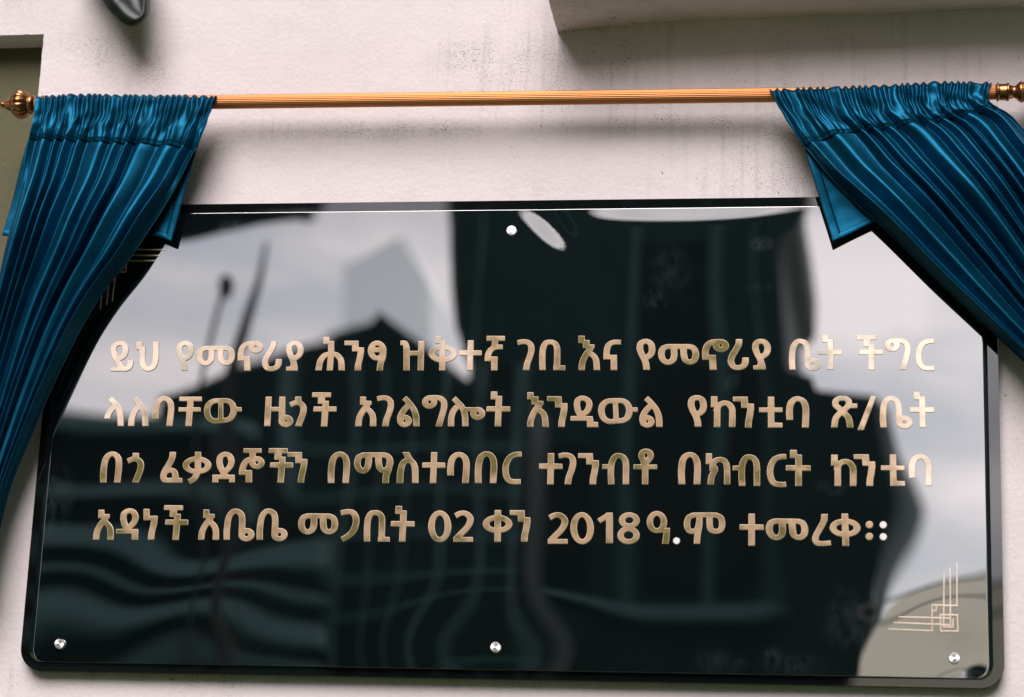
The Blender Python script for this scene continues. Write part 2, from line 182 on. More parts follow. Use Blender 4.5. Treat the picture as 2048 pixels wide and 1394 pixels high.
 'ው': [[(602,313),(598,316),(517,317),(497,366),(483,387),(468,406),(433,435),(390,454),(362,461),(317,465),(182,462),(138,459),(99,448),(64,431),(30,403),(7,374),(-9,341),(-18,296),(-20,268),(-13,216),(2,167),(16,140),(29,122),(47,102),(68,85),(110,61),(144,51),(174,47),(201,47),(268,54),(354,59),(390,67),(428,82),(460,101),(478,119),(493,140),(507,169),(519,206),(525,244),(605,246)],[(310,135),(308,139),(291,383),(294,385),(312,386),(351,383),(367,377),(380,369),(393,356),(405,335),(415,309),(421,283),(423,255),(422,238),(410,196),(400,173),(391,161),(374,151),(347,140),(327,135)],[(209,383),(211,379),(228,131),(225,129),(192,125),(165,126),(145,134),(130,145),(114,160),(104,175),(93,204),(85,235),(82,255),(84,292),(89,314),(96,333),(105,346),(124,364),(143,375),(156,380),(188,384)]],
 'ዜ': [[(451,26),(465,50),(471,80),(466,109),(452,136),(432,157),(403,174),(377,183),(354,187),(334,187),(331,189),(318,488),(220,488),(224,317),(101,316),(97,317),(95,319),(93,488),(-5,488),(0,1),(93,0),(98,2),(96,235),(96,243),(100,245),(227,244),(234,123),(231,92),(234,72),(241,51),(251,35),(269,16),(284,5),(307,-6),(325,-11),(349,-15),(375,-14),(398,-9),(421,1),(436,12)],[(349,109),(357,107),(363,103),(369,87),(369,78),(365,70),(353,63),(345,65),(339,69),(333,85),(337,102)]],
 'ጎ': [[(99,0),(182,0),(195,-3),(198,-2),(257,179),(266,222),(269,270),(266,298),(260,322),(245,353),(225,378),(200,399),(171,417),(167,484),(164,488),(67,488),(68,425),(26,413),(-24,388),(11,315),(79,345),(101,349),(117,349),(130,346),(140,340),(155,321),(164,302),(168,267),(164,220),(104,29),(97,4)]],
 'አ': [[(54,489),(52,485),(59,355),(63,353),(122,353),(125,351),(82,295),(59,259),(32,209),(17,172),(8,140),(3,104),(0,1),(97,2),(99,11),(103,100),(109,132),(117,159),(129,186),(153,230),(163,242),(177,238),(183,233),(211,197),(225,168),(231,145),(237,103),(239,14),(241,2),(337,2),(339,21),(336,105),(329,155),(317,197),(297,233),(269,269),(243,293),(214,310),(222,323),(217,330),(217,334),(244,366),(241,418),(153,420),(148,486),(146,489)]],
 'ል': [[(121,498),(63,435),(111,390),(126,373),(127,369),(62,299),(43,273),(16,227),(-3,174),(-7,137),(-5,99),(9,52),(25,28),(50,8),(81,-6),(112,-12),(139,-11),(170,-3),(196,11),(217,33),(230,58),(234,83),(230,111),(217,137),(197,159),(171,175),(145,185),(109,189),(107,191),(135,241),(179,290),(188,297),(201,280),(224,237),(244,179),(254,126),(262,2),(266,1),(357,1),(359,19),(355,102),(349,159),(332,222),(313,268),(286,317),(249,367),(187,437)],[(116,111),(129,104),(133,96),(135,87),(130,72),(125,67),(117,65),(104,72),(100,81),(98,89),(103,105),(108,109)]],
 'ሎ': [[(45,431),(46,426),(156,316),(174,293),(184,274),(202,227),(218,160),(225,103),(229,18),(233,1),(323,1),(328,3),(320,138),(312,188),(298,242),(299,246),(353,246),(350,205),(354,185),(366,162),(377,147),(397,130),(419,118),(439,111),(465,106),(483,106),(506,110),(526,117),(558,138),(572,153),(582,172),(588,189),(590,208),(587,230),(579,251),(569,267),(553,285),(521,305),(501,312),(474,317),(456,316),(425,311),(271,311),(250,342),(225,371),(102,491),(98,489)],[(3,0),(94,0),(98,2),(94,108),(97,141),(103,175),(112,207),(126,239),(168,296),(98,352),(54,302),(39,279),(24,249),(9,203),(-2,147),(-5,109),(0,10)],[(468,239),(477,237),(484,231),(491,213),(490,202),(486,192),(479,185),(471,183),(462,185),(455,192),(448,210),(449,220),(453,230),(460,237)]],
 'ዲ': [[(435,-3),(434,78),(358,80),(356,137),(348,142),(345,174),(218,176),(254,196),(284,219),(306,247),(321,280),(336,334),(338,376),(330,408),(316,435),(291,461),(264,481),(238,494),(206,503),(169,506),(143,502),(111,491),(87,477),(69,462),(54,435),(47,406),(42,354),(56,285),(67,248),(79,222),(106,175),(-4,173),(-3,100),(256,99),(259,96),(263,-4)],[(172,246),(165,258),(155,284),(139,359),(146,414),(160,424),(182,429),(207,420),(232,398),(240,382),(241,356),(236,326),(219,281),(199,261)]],
 'ከ': [[(1,491),(0,320),(4,318),(48,318),(51,315),(51,297),(36,259),(38,256),(49,256),(51,252),(52,-2),(143,-3),(148,-1),(149,286),(161,314),(170,326),(192,340),(216,347),(236,342),(253,330),(273,302),(285,272),(288,223),(286,0),(290,-2),(380,0),(383,24),(386,133),(384,263),(381,286),(373,312),(364,332),(349,356),(329,379),(299,402),(265,417),(233,424),(206,424),(169,418),(136,404),(101,381),(99,491)]],
 'ቲ': [[(362,2),(361,77),(235,79),(233,241),(234,245),(237,247),(360,248),(361,319),(357,321),(234,321),(231,494),(136,495),(134,491),(135,322),(-1,320),(-2,315),(-1,248),(3,246),(135,245),(139,1)]],
 'ጽ': [[(0,1),(95,2),(107,91),(115,128),(120,141),(133,161),(168,199),(198,168),(212,148),(222,131),(232,91),(242,13),(245,2),(340,2),(331,90),(317,149),(305,176),(292,196),(238,259),(292,310),(399,311),(400,384),(325,386),(318,427),(303,455),(287,470),(266,486),(244,498),(222,506),(205,508),(169,506),(132,508),(116,506),(84,493),(44,464),(28,443),(17,417),(15,387),(19,356),(27,337),(40,319),(103,261),(53,207),(40,188),(24,159),(15,129),(8,95)],[(113,405),(122,415),(140,428),(199,428),(215,416),(225,405),(225,376),(214,359),(177,322),(172,321),(115,371),(113,377)]],
 '/': [[(292,506),(210,507),(206,505),(3,-25),(0,-39),(88,-39),(93,-37),(292,501)]],
 'በ': [[(2,1),(96,1),(101,2),(90,189),(93,270),(99,327),(108,369),(122,400),(143,423),(155,431),(167,434),(177,434),(185,430),(208,408),(221,383),(232,342),(236,303),(239,242),(234,4),(240,1),(330,2),(334,4),(341,218),(339,305),(332,356),(320,399),(300,437),(284,458),(266,475),(231,498),(207,507),(176,512),(148,512),(113,504),(87,492),(55,468),(35,445),(19,418),(7,387),(-1,352),(-8,296),(-12,235),(-11,136),(-2,23)]],
 'ፈ': [[(218,502),(120,501),(118,429),(108,388),(68,302),(25,231),(8,189),(0,161),(-7,125),(-8,103),(-3,69),(5,47),(19,29),(31,16),(54,3),(129,-4),(356,-1),(361,1),(355,74),(296,77),(284,148),(273,174),(255,200),(233,219),(211,231),(185,239),(148,244),(195,336),(213,385),(219,414),(221,439),(221,492)],[(97,78),(94,103),(99,136),(138,162),(161,165),(172,161),(179,151),(187,128),(194,76),(125,74)]],
 'ቃ': [[(120,-22),(184,10),(216,33),(235,55),(251,81),(264,109),(273,141),(305,148),(342,159),(387,181),(408,197),(426,214),(438,232),(446,253),(450,278),(445,307),(434,330),(415,354),(387,378),(354,396),(310,413),(270,423),(264,500),(262,503),(166,503),(168,426),(100,412),(70,401),(41,385),(20,369),(2,351),(-10,333),(-18,313),(-22,287),(-16,258),(-6,235),(15,210),(42,188),(77,169),(120,153),(168,141),(157,113),(135,83),(122,73),(77,49)],[(173,346),(182,228),(175,220),(140,228),(105,246),(88,262),(82,273),(80,284),(81,294),(87,306),(108,326),(140,340)],[(283,225),(276,304),(274,338),(277,341),(311,328),(331,314),(344,297),(348,282),(343,263),(330,247),(307,233)]],
 'ደ': [[(0,1),(95,1),(92,54),(98,57),(270,58),(272,54),(277,2),(365,4),(357,127),(244,128),(229,152),(272,189),(308,231),(327,269),(339,316),(339,360),(332,385),(322,411),(312,431),(296,452),(281,468),(265,479),(233,494),(206,500),(176,503),(149,500),(118,489),(93,474),(74,458),(53,432),(43,398),(40,343),(52,285),(61,255),(75,225),(115,161),(133,128),(-9,126)],[(182,230),(172,244),(161,267),(141,340),(144,396),(163,416),(175,424),(183,426),(204,419),(217,410),(235,368),(239,337),(236,312),(225,281),(208,255)]],
 'ኞ': [[(111,1),(207,1),(211,4),(198,201),(193,203),(94,202),(91,204),(93,230),(106,276),(119,303),(135,323),(146,329),(150,307),(158,286),(170,270),(187,253),(216,236),(253,224),(270,222),(296,224),(315,227),(337,236),(365,255),(379,271),(389,288),(395,313),(393,340),(383,366),(367,388),(343,408),(318,420),(282,429),(245,429),(241,434),(238,487),(335,489),(332,554),(330,558),(42,557),(37,556),(41,488),(140,487),(146,422),(144,419),(98,403),(71,386),(44,361),(21,327),(4,285),(-9,233),(-11,205),(-14,199),(-9,130),(-5,126),(100,125),(109,5)],[(271,352),(280,349),(288,343),(293,334),(295,323),(293,313),(287,305),(279,301),(270,300),(261,303),(254,309),(249,318),(247,329),(249,339),(255,347),(262,351)]],
 'ማ': [[(558,4),(560,14),(560,69),(562,112),(567,134),(595,209),(603,263),(614,305),(617,336),(614,371),(603,406),(584,440),(566,459),(542,474),(494,496),(490,495),(482,481),(479,498),(476,500),(121,498),(116,496),(115,483),(108,494),(105,495),(40,467),(16,447),(-2,417),(-11,390),(-17,355),(-17,319),(-8,278),(7,240),(21,218),(43,194),(66,178),(87,167),(109,160),(128,157),(152,158),(168,162),(191,173),(211,187),(230,206),(242,222),(253,244),(260,268),(268,310),(271,352),(268,417),(272,419),(320,419),(322,415),(325,355),(335,299),(345,261),(357,235),(376,209),(401,188),(431,173),(470,165),(461,129),(457,103),(458,5),(463,3)],[(162,418),(165,405),(167,367),(161,296),(151,262),(142,250),(129,239),(108,258),(95,287),(86,322),(88,361),(96,392),(100,399),(143,418)],[(467,247),(458,254),(449,267),(439,299),(427,373),(426,416),(429,419),(459,419),(496,402),(501,395),(512,361),(513,351),(507,343),(498,272),(488,259)]],
 'ስ': [[(1,1),(96,1),(101,2),(100,142),(106,201),(114,245),(122,278),(134,304),(150,323),(168,331),(180,328),(188,323),(206,302),(218,281),(228,251),(238,172),(248,3),(252,2),(342,2),(348,4),(339,199),(331,256),(321,291),(307,323),(289,348),(264,374),(236,395),(175,501),(69,499),(120,405),(88,388),(59,364),(36,331),(19,290),(5,226),(-3,153),(-3,58)]],
 'ብ': [[(416,3),(418,36),(416,283),(409,360),(395,406),(374,438),(353,462),(329,478),(309,488),(273,497),(238,500),(205,495),(180,486),(165,475),(150,461),(122,421),(102,377),(89,320),(-5,319),(-8,317),(-5,247),(80,247),(84,245),(85,139),(96,2),(100,1),(184,1),(190,3),(181,141),(179,205),(181,267),(185,310),(194,350),(208,386),(228,419),(234,422),(244,424),(268,420),(286,408),(306,378),(313,354),(321,281),(323,4),(327,2)]],
 'ቶ': [[(137,-1),(223,0),(228,2),(225,243),(357,245),(360,248),(359,313),(358,316),(217,317),(252,353),(291,404),(304,434),(307,469),(304,485),(298,506),(288,524),(276,538),(246,557),(225,565),(204,569),(177,570),(161,568),(120,555),(102,543),(91,532),(82,518),(74,499),(68,468),(71,435),(77,416),(102,367),(115,316),(-3,315),(-7,312),(-5,247),(-4,243),(126,244),(130,242),(134,4)],[(185,412),(166,443),(164,452),(164,466),(170,490),(181,494),(190,494),(201,490),(209,484),(211,452),(202,434)]],
 'ክ': [[(372,1),(374,16),(375,108),(373,229),(370,269),(365,307),(358,335),(347,358),(331,382),(314,400),(287,417),(252,429),(214,434),(177,431),(145,422),(119,410),(91,386),(88,492),(-6,492),(-4,324),(-1,322),(53,321),(55,214),(58,212),(76,211),(78,209),(49,156),(38,125),(30,75),(27,0),(115,-1),(120,1),(125,74),(132,114),(142,139),(183,213),(182,261),(159,299),(144,311),(175,349),(187,355),(209,359),(234,354),(251,344),(265,320),(271,297),(279,228),(281,2),(285,0)]],
 'ዳ': [[(357,4),(351,100),(355,108),(349,176),(225,178),(259,203),(281,223),(302,247),(321,279),(335,318),(340,353),(337,386),(327,416),(308,448),(290,471),(273,487),(251,500),(226,508),(195,513),(168,513),(131,505),(93,486),(60,459),(49,444),(44,430),(38,393),(37,345),(58,269),(76,226),(111,177),(-13,174),(-9,103),(-4,101),(247,103),(249,99),(259,3)],[(173,250),(158,277),(138,348),(139,403),(141,409),(149,418),(168,431),(181,436),(196,436),(205,433),(211,428),(232,392),(238,374),(237,347),(229,315),(221,299),(193,265)]],
 'ነ': [[(166,2),(168,4),(170,13),(173,117),(194,228),(199,271),(203,363),(200,371),(200,386),(195,389),(68,388),(66,392),(57,500),(-38,500),(-40,495),(-25,318),(96,318),(100,315),(94,246),(73,126),(69,76),(69,3),(74,1)]],
 'ጋ': [[(48,-1),(115,35),(143,53),(186,87),(213,114),(231,136),(251,169),(268,209),(280,251),(286,286),(289,327),(284,374),(272,414),(255,445),(234,471),(219,485),(197,500),(169,512),(121,520),(72,517),(23,508),(-25,495),(-28,493),(-4,417),(82,438),(121,440),(137,438),(144,434),(153,425),(171,399),(179,379),(184,352),(185,307),(179,268),(164,220),(145,183),(120,152),(82,119),(61,104),(3,71)]],
 '0': [[(169,496),(137,493),(104,482),(73,463),(43,432),(20,396),(3,353),(-8,308),(-12,256),(-9,213),(2,163),(18,118),(40,79),(67,45),(99,18),(137,-1),(176,-9),(207,-7),(240,4),(271,24),(301,54),(324,90),(341,133),(352,178),(356,230),(353,273),(343,323),(326,368),(305,407),(278,441),(246,468),(207,488)],[(162,417),(178,414),(191,407),(203,398),(220,374),(231,352),(243,316),(253,257),(252,191),(246,154),(239,129),(228,106),(214,87),(199,75),(182,70),(167,72),(153,79),(142,88),(125,111),(114,134),(102,169),(92,228),(92,294),(99,332),(106,356),(116,380),(130,399),(146,411)]],
 '2': [[(1,-5),(303,-2),(309,-1),(306,68),(304,72),(130,72),(156,103),(219,165),(259,216),(289,270),(304,321),(306,349),(305,369),(298,393),(288,410),(273,429),(254,448),(225,468),(201,481),(176,489),(148,494),(119,493),(91,489),(44,475),(-7,443),(37,370),(99,408),(128,414),(145,415),(165,407),(194,381),(203,367),(205,350),(200,320),(193,297),(179,270),(161,242),(146,223),(66,142),(8,75),(-3,68)]],
 'ቀ': [[(187,-3),(282,-2),(280,138),(351,158),(383,174),(403,187),(418,199),(438,223),(448,240),(455,262),(456,287),(446,318),(431,341),(411,361),(386,379),(351,397),(311,410),(273,418),(270,496),(267,500),(171,499),(171,418),(104,402),(77,391),(50,375),(28,358),(9,338),(-3,316),(-10,294),(-11,269),(-1,238),(14,215),(34,195),(59,177),(94,160),(134,147),(179,137),(184,1)],[(177,219),(145,226),(114,241),(98,257),(90,277),(96,296),(111,312),(141,329),(171,337),(174,333)],[(279,221),(274,298),(274,333),(277,337),(309,327),(333,314),(350,295),(355,278),(349,259),(334,244),(304,227)]],
 '1': [[(239,8),(241,13),(229,486),(225,488),(127,487),(123,472),(-1,391),(-10,383),(38,323),(124,374),(128,374),(137,9),(142,6)]],
 '8': [[(207,490),(181,492),(139,489),(107,481),(78,467),(49,445),(34,428),(22,404),(15,379),(15,359),(17,345),(31,312),(53,286),(94,258),(64,242),(45,228),(31,215),(13,191),(3,169),(-3,146),(-3,123),(2,98),(9,81),(21,61),(35,45),(50,32),(69,20),(92,8),(138,-4),(165,-7),(207,-4),(245,7),(275,22),(306,46),(321,64),(335,90),(342,118),(342,140),(339,158),(333,177),(323,195),(311,210),(294,227),(251,254),(279,270),(297,283),(308,294),(324,316),(333,339),(337,361),(337,376),(331,400),(315,430),(301,446),(285,459),(248,479)],[(242,364),(235,344),(218,328),(196,318),(172,316),(143,323),(125,334),(113,351),(110,369),(117,389),(134,406),(156,415),(180,417),(209,411),(227,399),(239,382)],[(247,136),(245,115),(230,91),(207,75),(177,68),(145,71),(118,84),(100,104),(92,127),(94,148),(109,172),(133,188),(162,196),(195,192),(222,179),(240,159)]],
 'ዓ': [[(335,-1),(348,112),(354,245),(350,248),(285,247),(301,286),(308,330),(308,351),(303,380),(287,422),(271,448),(254,467),(227,488),(199,502),(165,510),(139,511),(111,506),(81,495),(56,478),(33,455),(11,421),(0,392),(-6,358),(-7,327),(0,290),(14,255),(30,229),(55,203),(80,186),(107,174),(148,167),(172,168),(203,175),(259,175),(238,-1)],[(150,241),(135,244),(124,251),(113,262),(103,277),(91,310),(88,346),(94,383),(107,411),(115,421),(128,431),(139,436),(152,437),(166,433),(177,427),(188,416),(198,400),(210,368),(213,331),(207,295),(194,267),(186,256),(174,247),(162,242)]],
 '.': [[(-1,37),(5,17),(18,1),(38,-10),(59,-13),(79,-7),(95,6),(106,26),(108,48),(103,68),(90,84),(70,95),(48,98),(29,92),(13,80),(2,59)]],
 'ም': [[(626,375),(612,415),(599,433),(588,445),(567,458),(511,484),(508,483),(500,471),(497,489),(129,486),(126,484),(125,474),(120,480),(116,481),(55,450),(42,440),(25,419),(9,384),(0,353),(-5,311),(-3,278),(4,249),(16,218),(30,193),(48,175),(70,162),(102,153),(131,152),(165,156),(157,77),(154,-2),(243,-3),(246,0),(247,5),(257,134),(280,270),(283,328),(283,404),(285,413),(340,414),(344,412),(345,318),(350,273),(358,234),(373,206),(389,188),(412,173),(444,162),(473,157),(517,158),(555,168),(589,187),(608,208),(622,239),(632,280),(634,327)],[(187,412),(189,392),(186,348),(177,289),(167,252),(159,240),(143,231),(126,226),(114,227),(108,233),(100,254),(90,298),(93,336),(106,383),(111,390),(118,394),(156,412)],[(440,414),(475,414),(516,396),(527,386),(538,343),(539,297),(530,249),(526,241),(514,235),(495,230),(475,232),(456,239),(450,248),(444,278),(439,319),(438,380)]],
 'ረ': [[(234,494),(141,493),(136,415),(126,380),(83,296),(30,206),(9,155),(0,118),(0,98),(3,81),(10,60),(23,38),(38,22),(52,12),(73,2),(112,-5),(174,-5),(281,7),(287,10),(280,82),(278,84),(183,72),(127,71),(106,76),(102,82),(97,99),(100,127),(113,164),(193,306),(221,364),(230,391),(234,421),(236,489)]],
 '።': [[(1,321),(7,300),(19,283),(40,271),(62,268),(82,274),(99,287),(110,308),(113,331),(108,352),(95,369),(75,381),(53,383),(33,377),(16,364),(4,343)],[(1,138),(6,117),(19,100),(39,88),(61,86),(81,92),(98,105),(109,126),(112,148),(107,169),(94,186),(74,198),(52,200),(32,194),(15,181),(3,160)]],
 '፡': [[(2,317),(8,296),(20,279),(40,267),(62,265),(82,271),(99,284),(111,305),(114,327),(108,348),(96,365),(75,377),(53,379),(33,373),(17,360),(5,339)],[(2,132),(8,112),(20,95),(41,83),(63,80),(83,87),(99,99),(111,120),(114,143),(108,164),(96,180),(76,192),(54,195),(34,189),(17,176),(5,155)]],
}
WORDS = [
 [('ይ', -6545, 24525), ('ህ', -6109, 24525)],
 [('የ', -5435, 24524), ('መ', -5098, 24524), ('ኖ', -4408, 24523), ('ሪ', -4006, 24523), ('ያ', -3606, 24523)],
 [('ሕ', -3119, 24531), ('ን', -2641, 24531), ('ፃ', -2259, 24530)],
 [('ዝ', -1727, 24530), ('ቅ', -1269, 24529), ('ተ', -776, 24529), ('ኛ', -360, 24528)],
 [('ገ', 159, 24533), ('ቢ', 516, 24533)],
 [('እ', 1144, 24532), ('ና', 1541, 24532)],
 [('የ', 2086, 24531), ('መ', 2420, 24531), ('ኖ', 3114, 24530), ('ሪ', 3508, 24535), ('ያ', 3901, 24534)],
 [('ቤ', 4453, 24534), ('ት', 4904, 24533)],
 [('ች', 5503, 24532), ('ግ', 5927, 24532), ('ር', 6400, 24532)],
 [('ላ', -6575, 23601), ('ለ', -6169, 23602), ('ባ', -5761, 23603), ('ቸ', -5325, 23604), ('ው', -4902, 23605)],
 [('ዜ', -3907, 23608), ('ጎ', -3495, 23609), ('ች', -3152, 23606)],
 [('አ', -2415, 23608), ('ገ', -2074, 23609), ('ል', -1734, 23610), ('ግ', -1352, 23611), ('ሎ', -914, 23612), ('ት', -307, 23614)],
 [('እ', 354, 23607), ('ን', 684, 23608), ('ዲ', 1043, 23609), ('ው', 1493, 23610), ('ል', 2134, 23611)],
 [('የ', 2910, 23613), ('ከ', 3245, 23614), ('ን', 3614, 23604), ('ቲ', 3997, 23605), ('ባ', 4430, 23606)],
 [('ጽ', 5109, 23608), ('/', 5513, 23609), ('ቤ', 5853, 23610), ('ት', 6309, 23611)],
 [('በ', -6558, 22668), ('ጎ', -6119, 22671)],
 [('ፈ', -5557, 22675), ('ቃ', -5184, 22677), ('ደ', -4696, 22680), ('ኞ', -4258, 22683), ('ች', -3806, 22685), ('ን', -3464, 22687)],
 [('በ', -2806, 22682), ('ማ', -2384, 22684), ('ስ', -1695, 22689), ('ተ', -1287, 22691), ('ባ', -879, 22694), ('በ', -440, 22696), ('ር', -17, 22699)],
 [('ተ', 578, 22683), ('ገ', 880, 22685), ('ን', 1205, 22687), ('ብ', 1567, 22689), ('ቶ', 2058, 22692)],
 [('በ', 2761, 22697), ('ክ', 3183, 22699), ('ብ', 3601, 22677), ('ር', 4120, 22680), ('ት', 4416, 22682)],
 [('ከ', 5108, 22687), ('ን', 5479, 22689), ('ቲ', 5867, 22691), ('ባ', 6300, 22694)],
 [('አ', -6598, 21733), ('ዳ', -6211, 21736), ('ነ', -5759, 21741), ('ች', -5462, 21744)],
 [('አ', -4864, 21749), ('ቤ', -4454, 21753), ('ቤ', -3917, 21759)],
 [('መ', -3232, 21765), ('ጋ', -2553, 21744), ('ቢ', -2177, 21748), ('ት', -1756, 21752)],
 [('0', -1147, 21758), ('2', -746, 21762)],
 [('ቀ', -282, 21767), ('ን', 156, 21771)],
 [('2', 744, 21745), ('0', 1100, 21748), ('1', 1516, 21752), ('8', 1829, 21755)],
 [('ዓ', 2284, 21760), ('ም', 2856, 21766)],
 [('ተ', 3723, 21741), ('መ', 4131, 21745), ('ረ', 4818, 21752), ('ቀ', 5095, 21755)],
 [('.', 2690, 21764)],
 [('።', 5628, 21760)],
 [('፡', 5836, 21762)],
]

# ---------------------------------------------------------------- helpers
def tag(o, label=None, cat=None, group=None, kind=None):
    if label: o['label'] = label
    if cat: o['category'] = cat
    if group: o['group'] = group
    if kind: o['kind'] = kind
    return o

def face_out(bm):
    """turn a cloth sheet so that its right side looks away from the wall"""
    bm.normal_update()
    if sum(f.normal.y * f.calc_area() for f in bm.faces) > 0:
        bmesh.ops.reverse_faces(bm, faces=bm.faces)

def obj(name, bm, m, parent=None, smooth=False):
    if isinstance(m, list) and len(m) == 2 and m[1].name.startswith('dark_back_shade'): face_out(bm)
    me = bpy.data.meshes.new(name)
    bm.normal_update()
    bm.to_mesh(me)
    bm.free()
    for k in (m if isinstance(m, (list, tuple)) else [m]):
        me.materials.append(k)
    if smooth:
        for p in me.polygons: p.use_smooth = True
    o = bpy.data.objects.new(name, me)
    COL.objects.link(o)
    if parent:
        o.parent = parent
        o.matrix_parent_inverse = Matrix.Translation(-parent.location)
    return o

def thing(name, loc, label, cat, group=None):
    o = bpy.data.objects.new(name, None)
    o.location = loc
    o.empty_display_size = 0.05
    COL.objects.link(o)
    return tag(o, label, cat, group)

def box(bm, x0, x1, y0, y1, z0, z1):
    v = [bm.verts.new((x, y, z)) for z in (z0, z1) for y in (y0, y1) for x in (x0, x1)]
    for f in ((0, 2, 3, 1), (4, 5, 7, 6), (0, 1, 5, 4), (2, 6, 7, 3), (0, 4, 6, 2), (1, 3, 7, 5)):
        bm.faces.new([v[i] for i in f])

def grid(bm, nu, nv, fn, wrap=False):
    vs_ = [[bm.verts.new(fn(i / (nu if wrap else nu - 1), j / (nv - 1))) for i in range(nu)] for j in range(nv)]
    for j in range(nv - 1):
        for i in range(nu if wrap else nu - 1):
            k = (i + 1) % nu
            bm.faces.new((vs_[j][i], vs_[j][k], vs_[j + 1][k], vs_[j + 1][i]))
    return vs_

def prism(bm, loop, y_front, y_back):
    """an outline in the x-z plane extruded from y_front (nearest) to y_back"""
    n = len(loop)
    a = [bm.verts.new((x, y_front, z)) for x, z in loop]
    b = [bm.verts.new((x, y_back, z)) for x, z in loop]
    tri = tessellate_polygon([[Vector((x, z, 0)) for x, z in loop]])
    for t in tri:
        bm.faces.new([a[i] for i in t])
        bm.faces.new([b[i] for i in reversed(t)])
    for i in range(n):
        bm.faces.new((a[i], a[(i + 1) % n], b[(i + 1) % n], b[i]))
    bmesh.ops.recalc_face_normals(bm, faces=bm.faces)

def lathe(bm, axis_o, axis_d, prof, n=48, wob=None):
    d = Vector(axis_d).normalized()
    a = d.cross(Vector((0, 0, 1))).normalized()
    b = d.cross(a)
    o = Vector(axis_o)
    rings = []
    for t, r in prof:
        ring = []
        for k in range(n):
            th = 2 * math.pi * k / n
            rr = r * (wob(th, t) if wob else 1)
            ring.append(bm.verts.new(o + d * t + (a * math.cos(th) + b * math.sin(th)) * rr))
        rings.append(ring)
    for j in range(len(rings) - 1):
        for k in range(n):
            bm.faces.new((rings[j][k], rings[j][(k + 1) % n], rings[j + 1][(k + 1) % n], rings[j + 1][k]))
    bm.faces.new(list(reversed(rings[0])))
    bm.faces.new(rings[-1])

def tube(bm, pts, r, n=8):
    pts = [Vector(p) for p in pts]
    rings = []
    for i, p in enumerate(pts):
        d = (pts[min(i + 1, len(pts) - 1)] - pts[max(i - 1, 0)]).normalized()
        a = d.cross(Vector((0, 1, 0.01))).normalized()
        b = d.cross(a)
        rr = r[i] if isinstance(r, (list, tuple)) else r
        rings.append([bm.verts.new(p + (a * math.cos(2 * math.pi * k / n) + b * math.sin(2 * math.pi * k / n)) * rr) for k in range(n)])
    for j in range(len(rings) - 1):
        for k in range(n):
            bm.faces.new((rings[j][k], rings[j][(k + 1) % n], rings[j + 1][(k + 1) % n], rings[j + 1][k]))
    bm.faces.new(list(reversed(rings[0])))
    bm.faces.new(rings[-1])

def smooth_poly(p, n=12):
    p = [Vector(q) for q in p]
    q = [2 * p[0] - p[1]] + p + [2 * p[-1] - p[-2]]
    out = []
    for i in range(1, len(q) - 2):
        a, b, c, d = q[i - 1:i + 3]
        for k in range(n):
            t = k / n
            out.append(0.5 * ((2 * b) + (c - a) * t + (2 * a - 5 * b + 4 * c - d) * t * t + (3 * b - a - 3 * c + d) * t ** 3))
    out.append(p[-1])
    return out

def sampler(p):
    q = smooth_poly(p)
    cum = [0.0]
    for a, b in zip(q, q[1:]): cum.append(cum[-1] + (b - a).length)
    def at(t):
        s = min(max(t, 0), 1) * cum[-1]
        lo, hi = 0, len(cum) - 1
        while hi - lo > 1:
            m = (lo + hi) // 2
            if cum[m] <= s: lo = m
            else: hi = m
        f = (s - cum[lo]) / max(cum[hi] - cum[lo], 1e-9)
        return q[lo].lerp(q[hi], f)
    return at

def sstep(a, b, x):
    t = min(max((x - a) / (b - a), 0), 1)
    return t * t * (3 - 2 * t)

# ---------------------------------------------------------------- materials
def mat(name, base, rough=0.5, metal=0.0, **kw):
    m = bpy.data.materials.new(name)
    m.use_nodes = True
    b = m.node_tree.nodes['Principled BSDF']
    b.inputs['Base Color'].default_value = (*base, 1)
    b.inputs['Roughness'].default_value = rough
    b.inputs['Metallic'].default_value = metal
    for k, v in kw.items():
        b.inputs[k.replace('_', ' ')].default_value = v
    return m

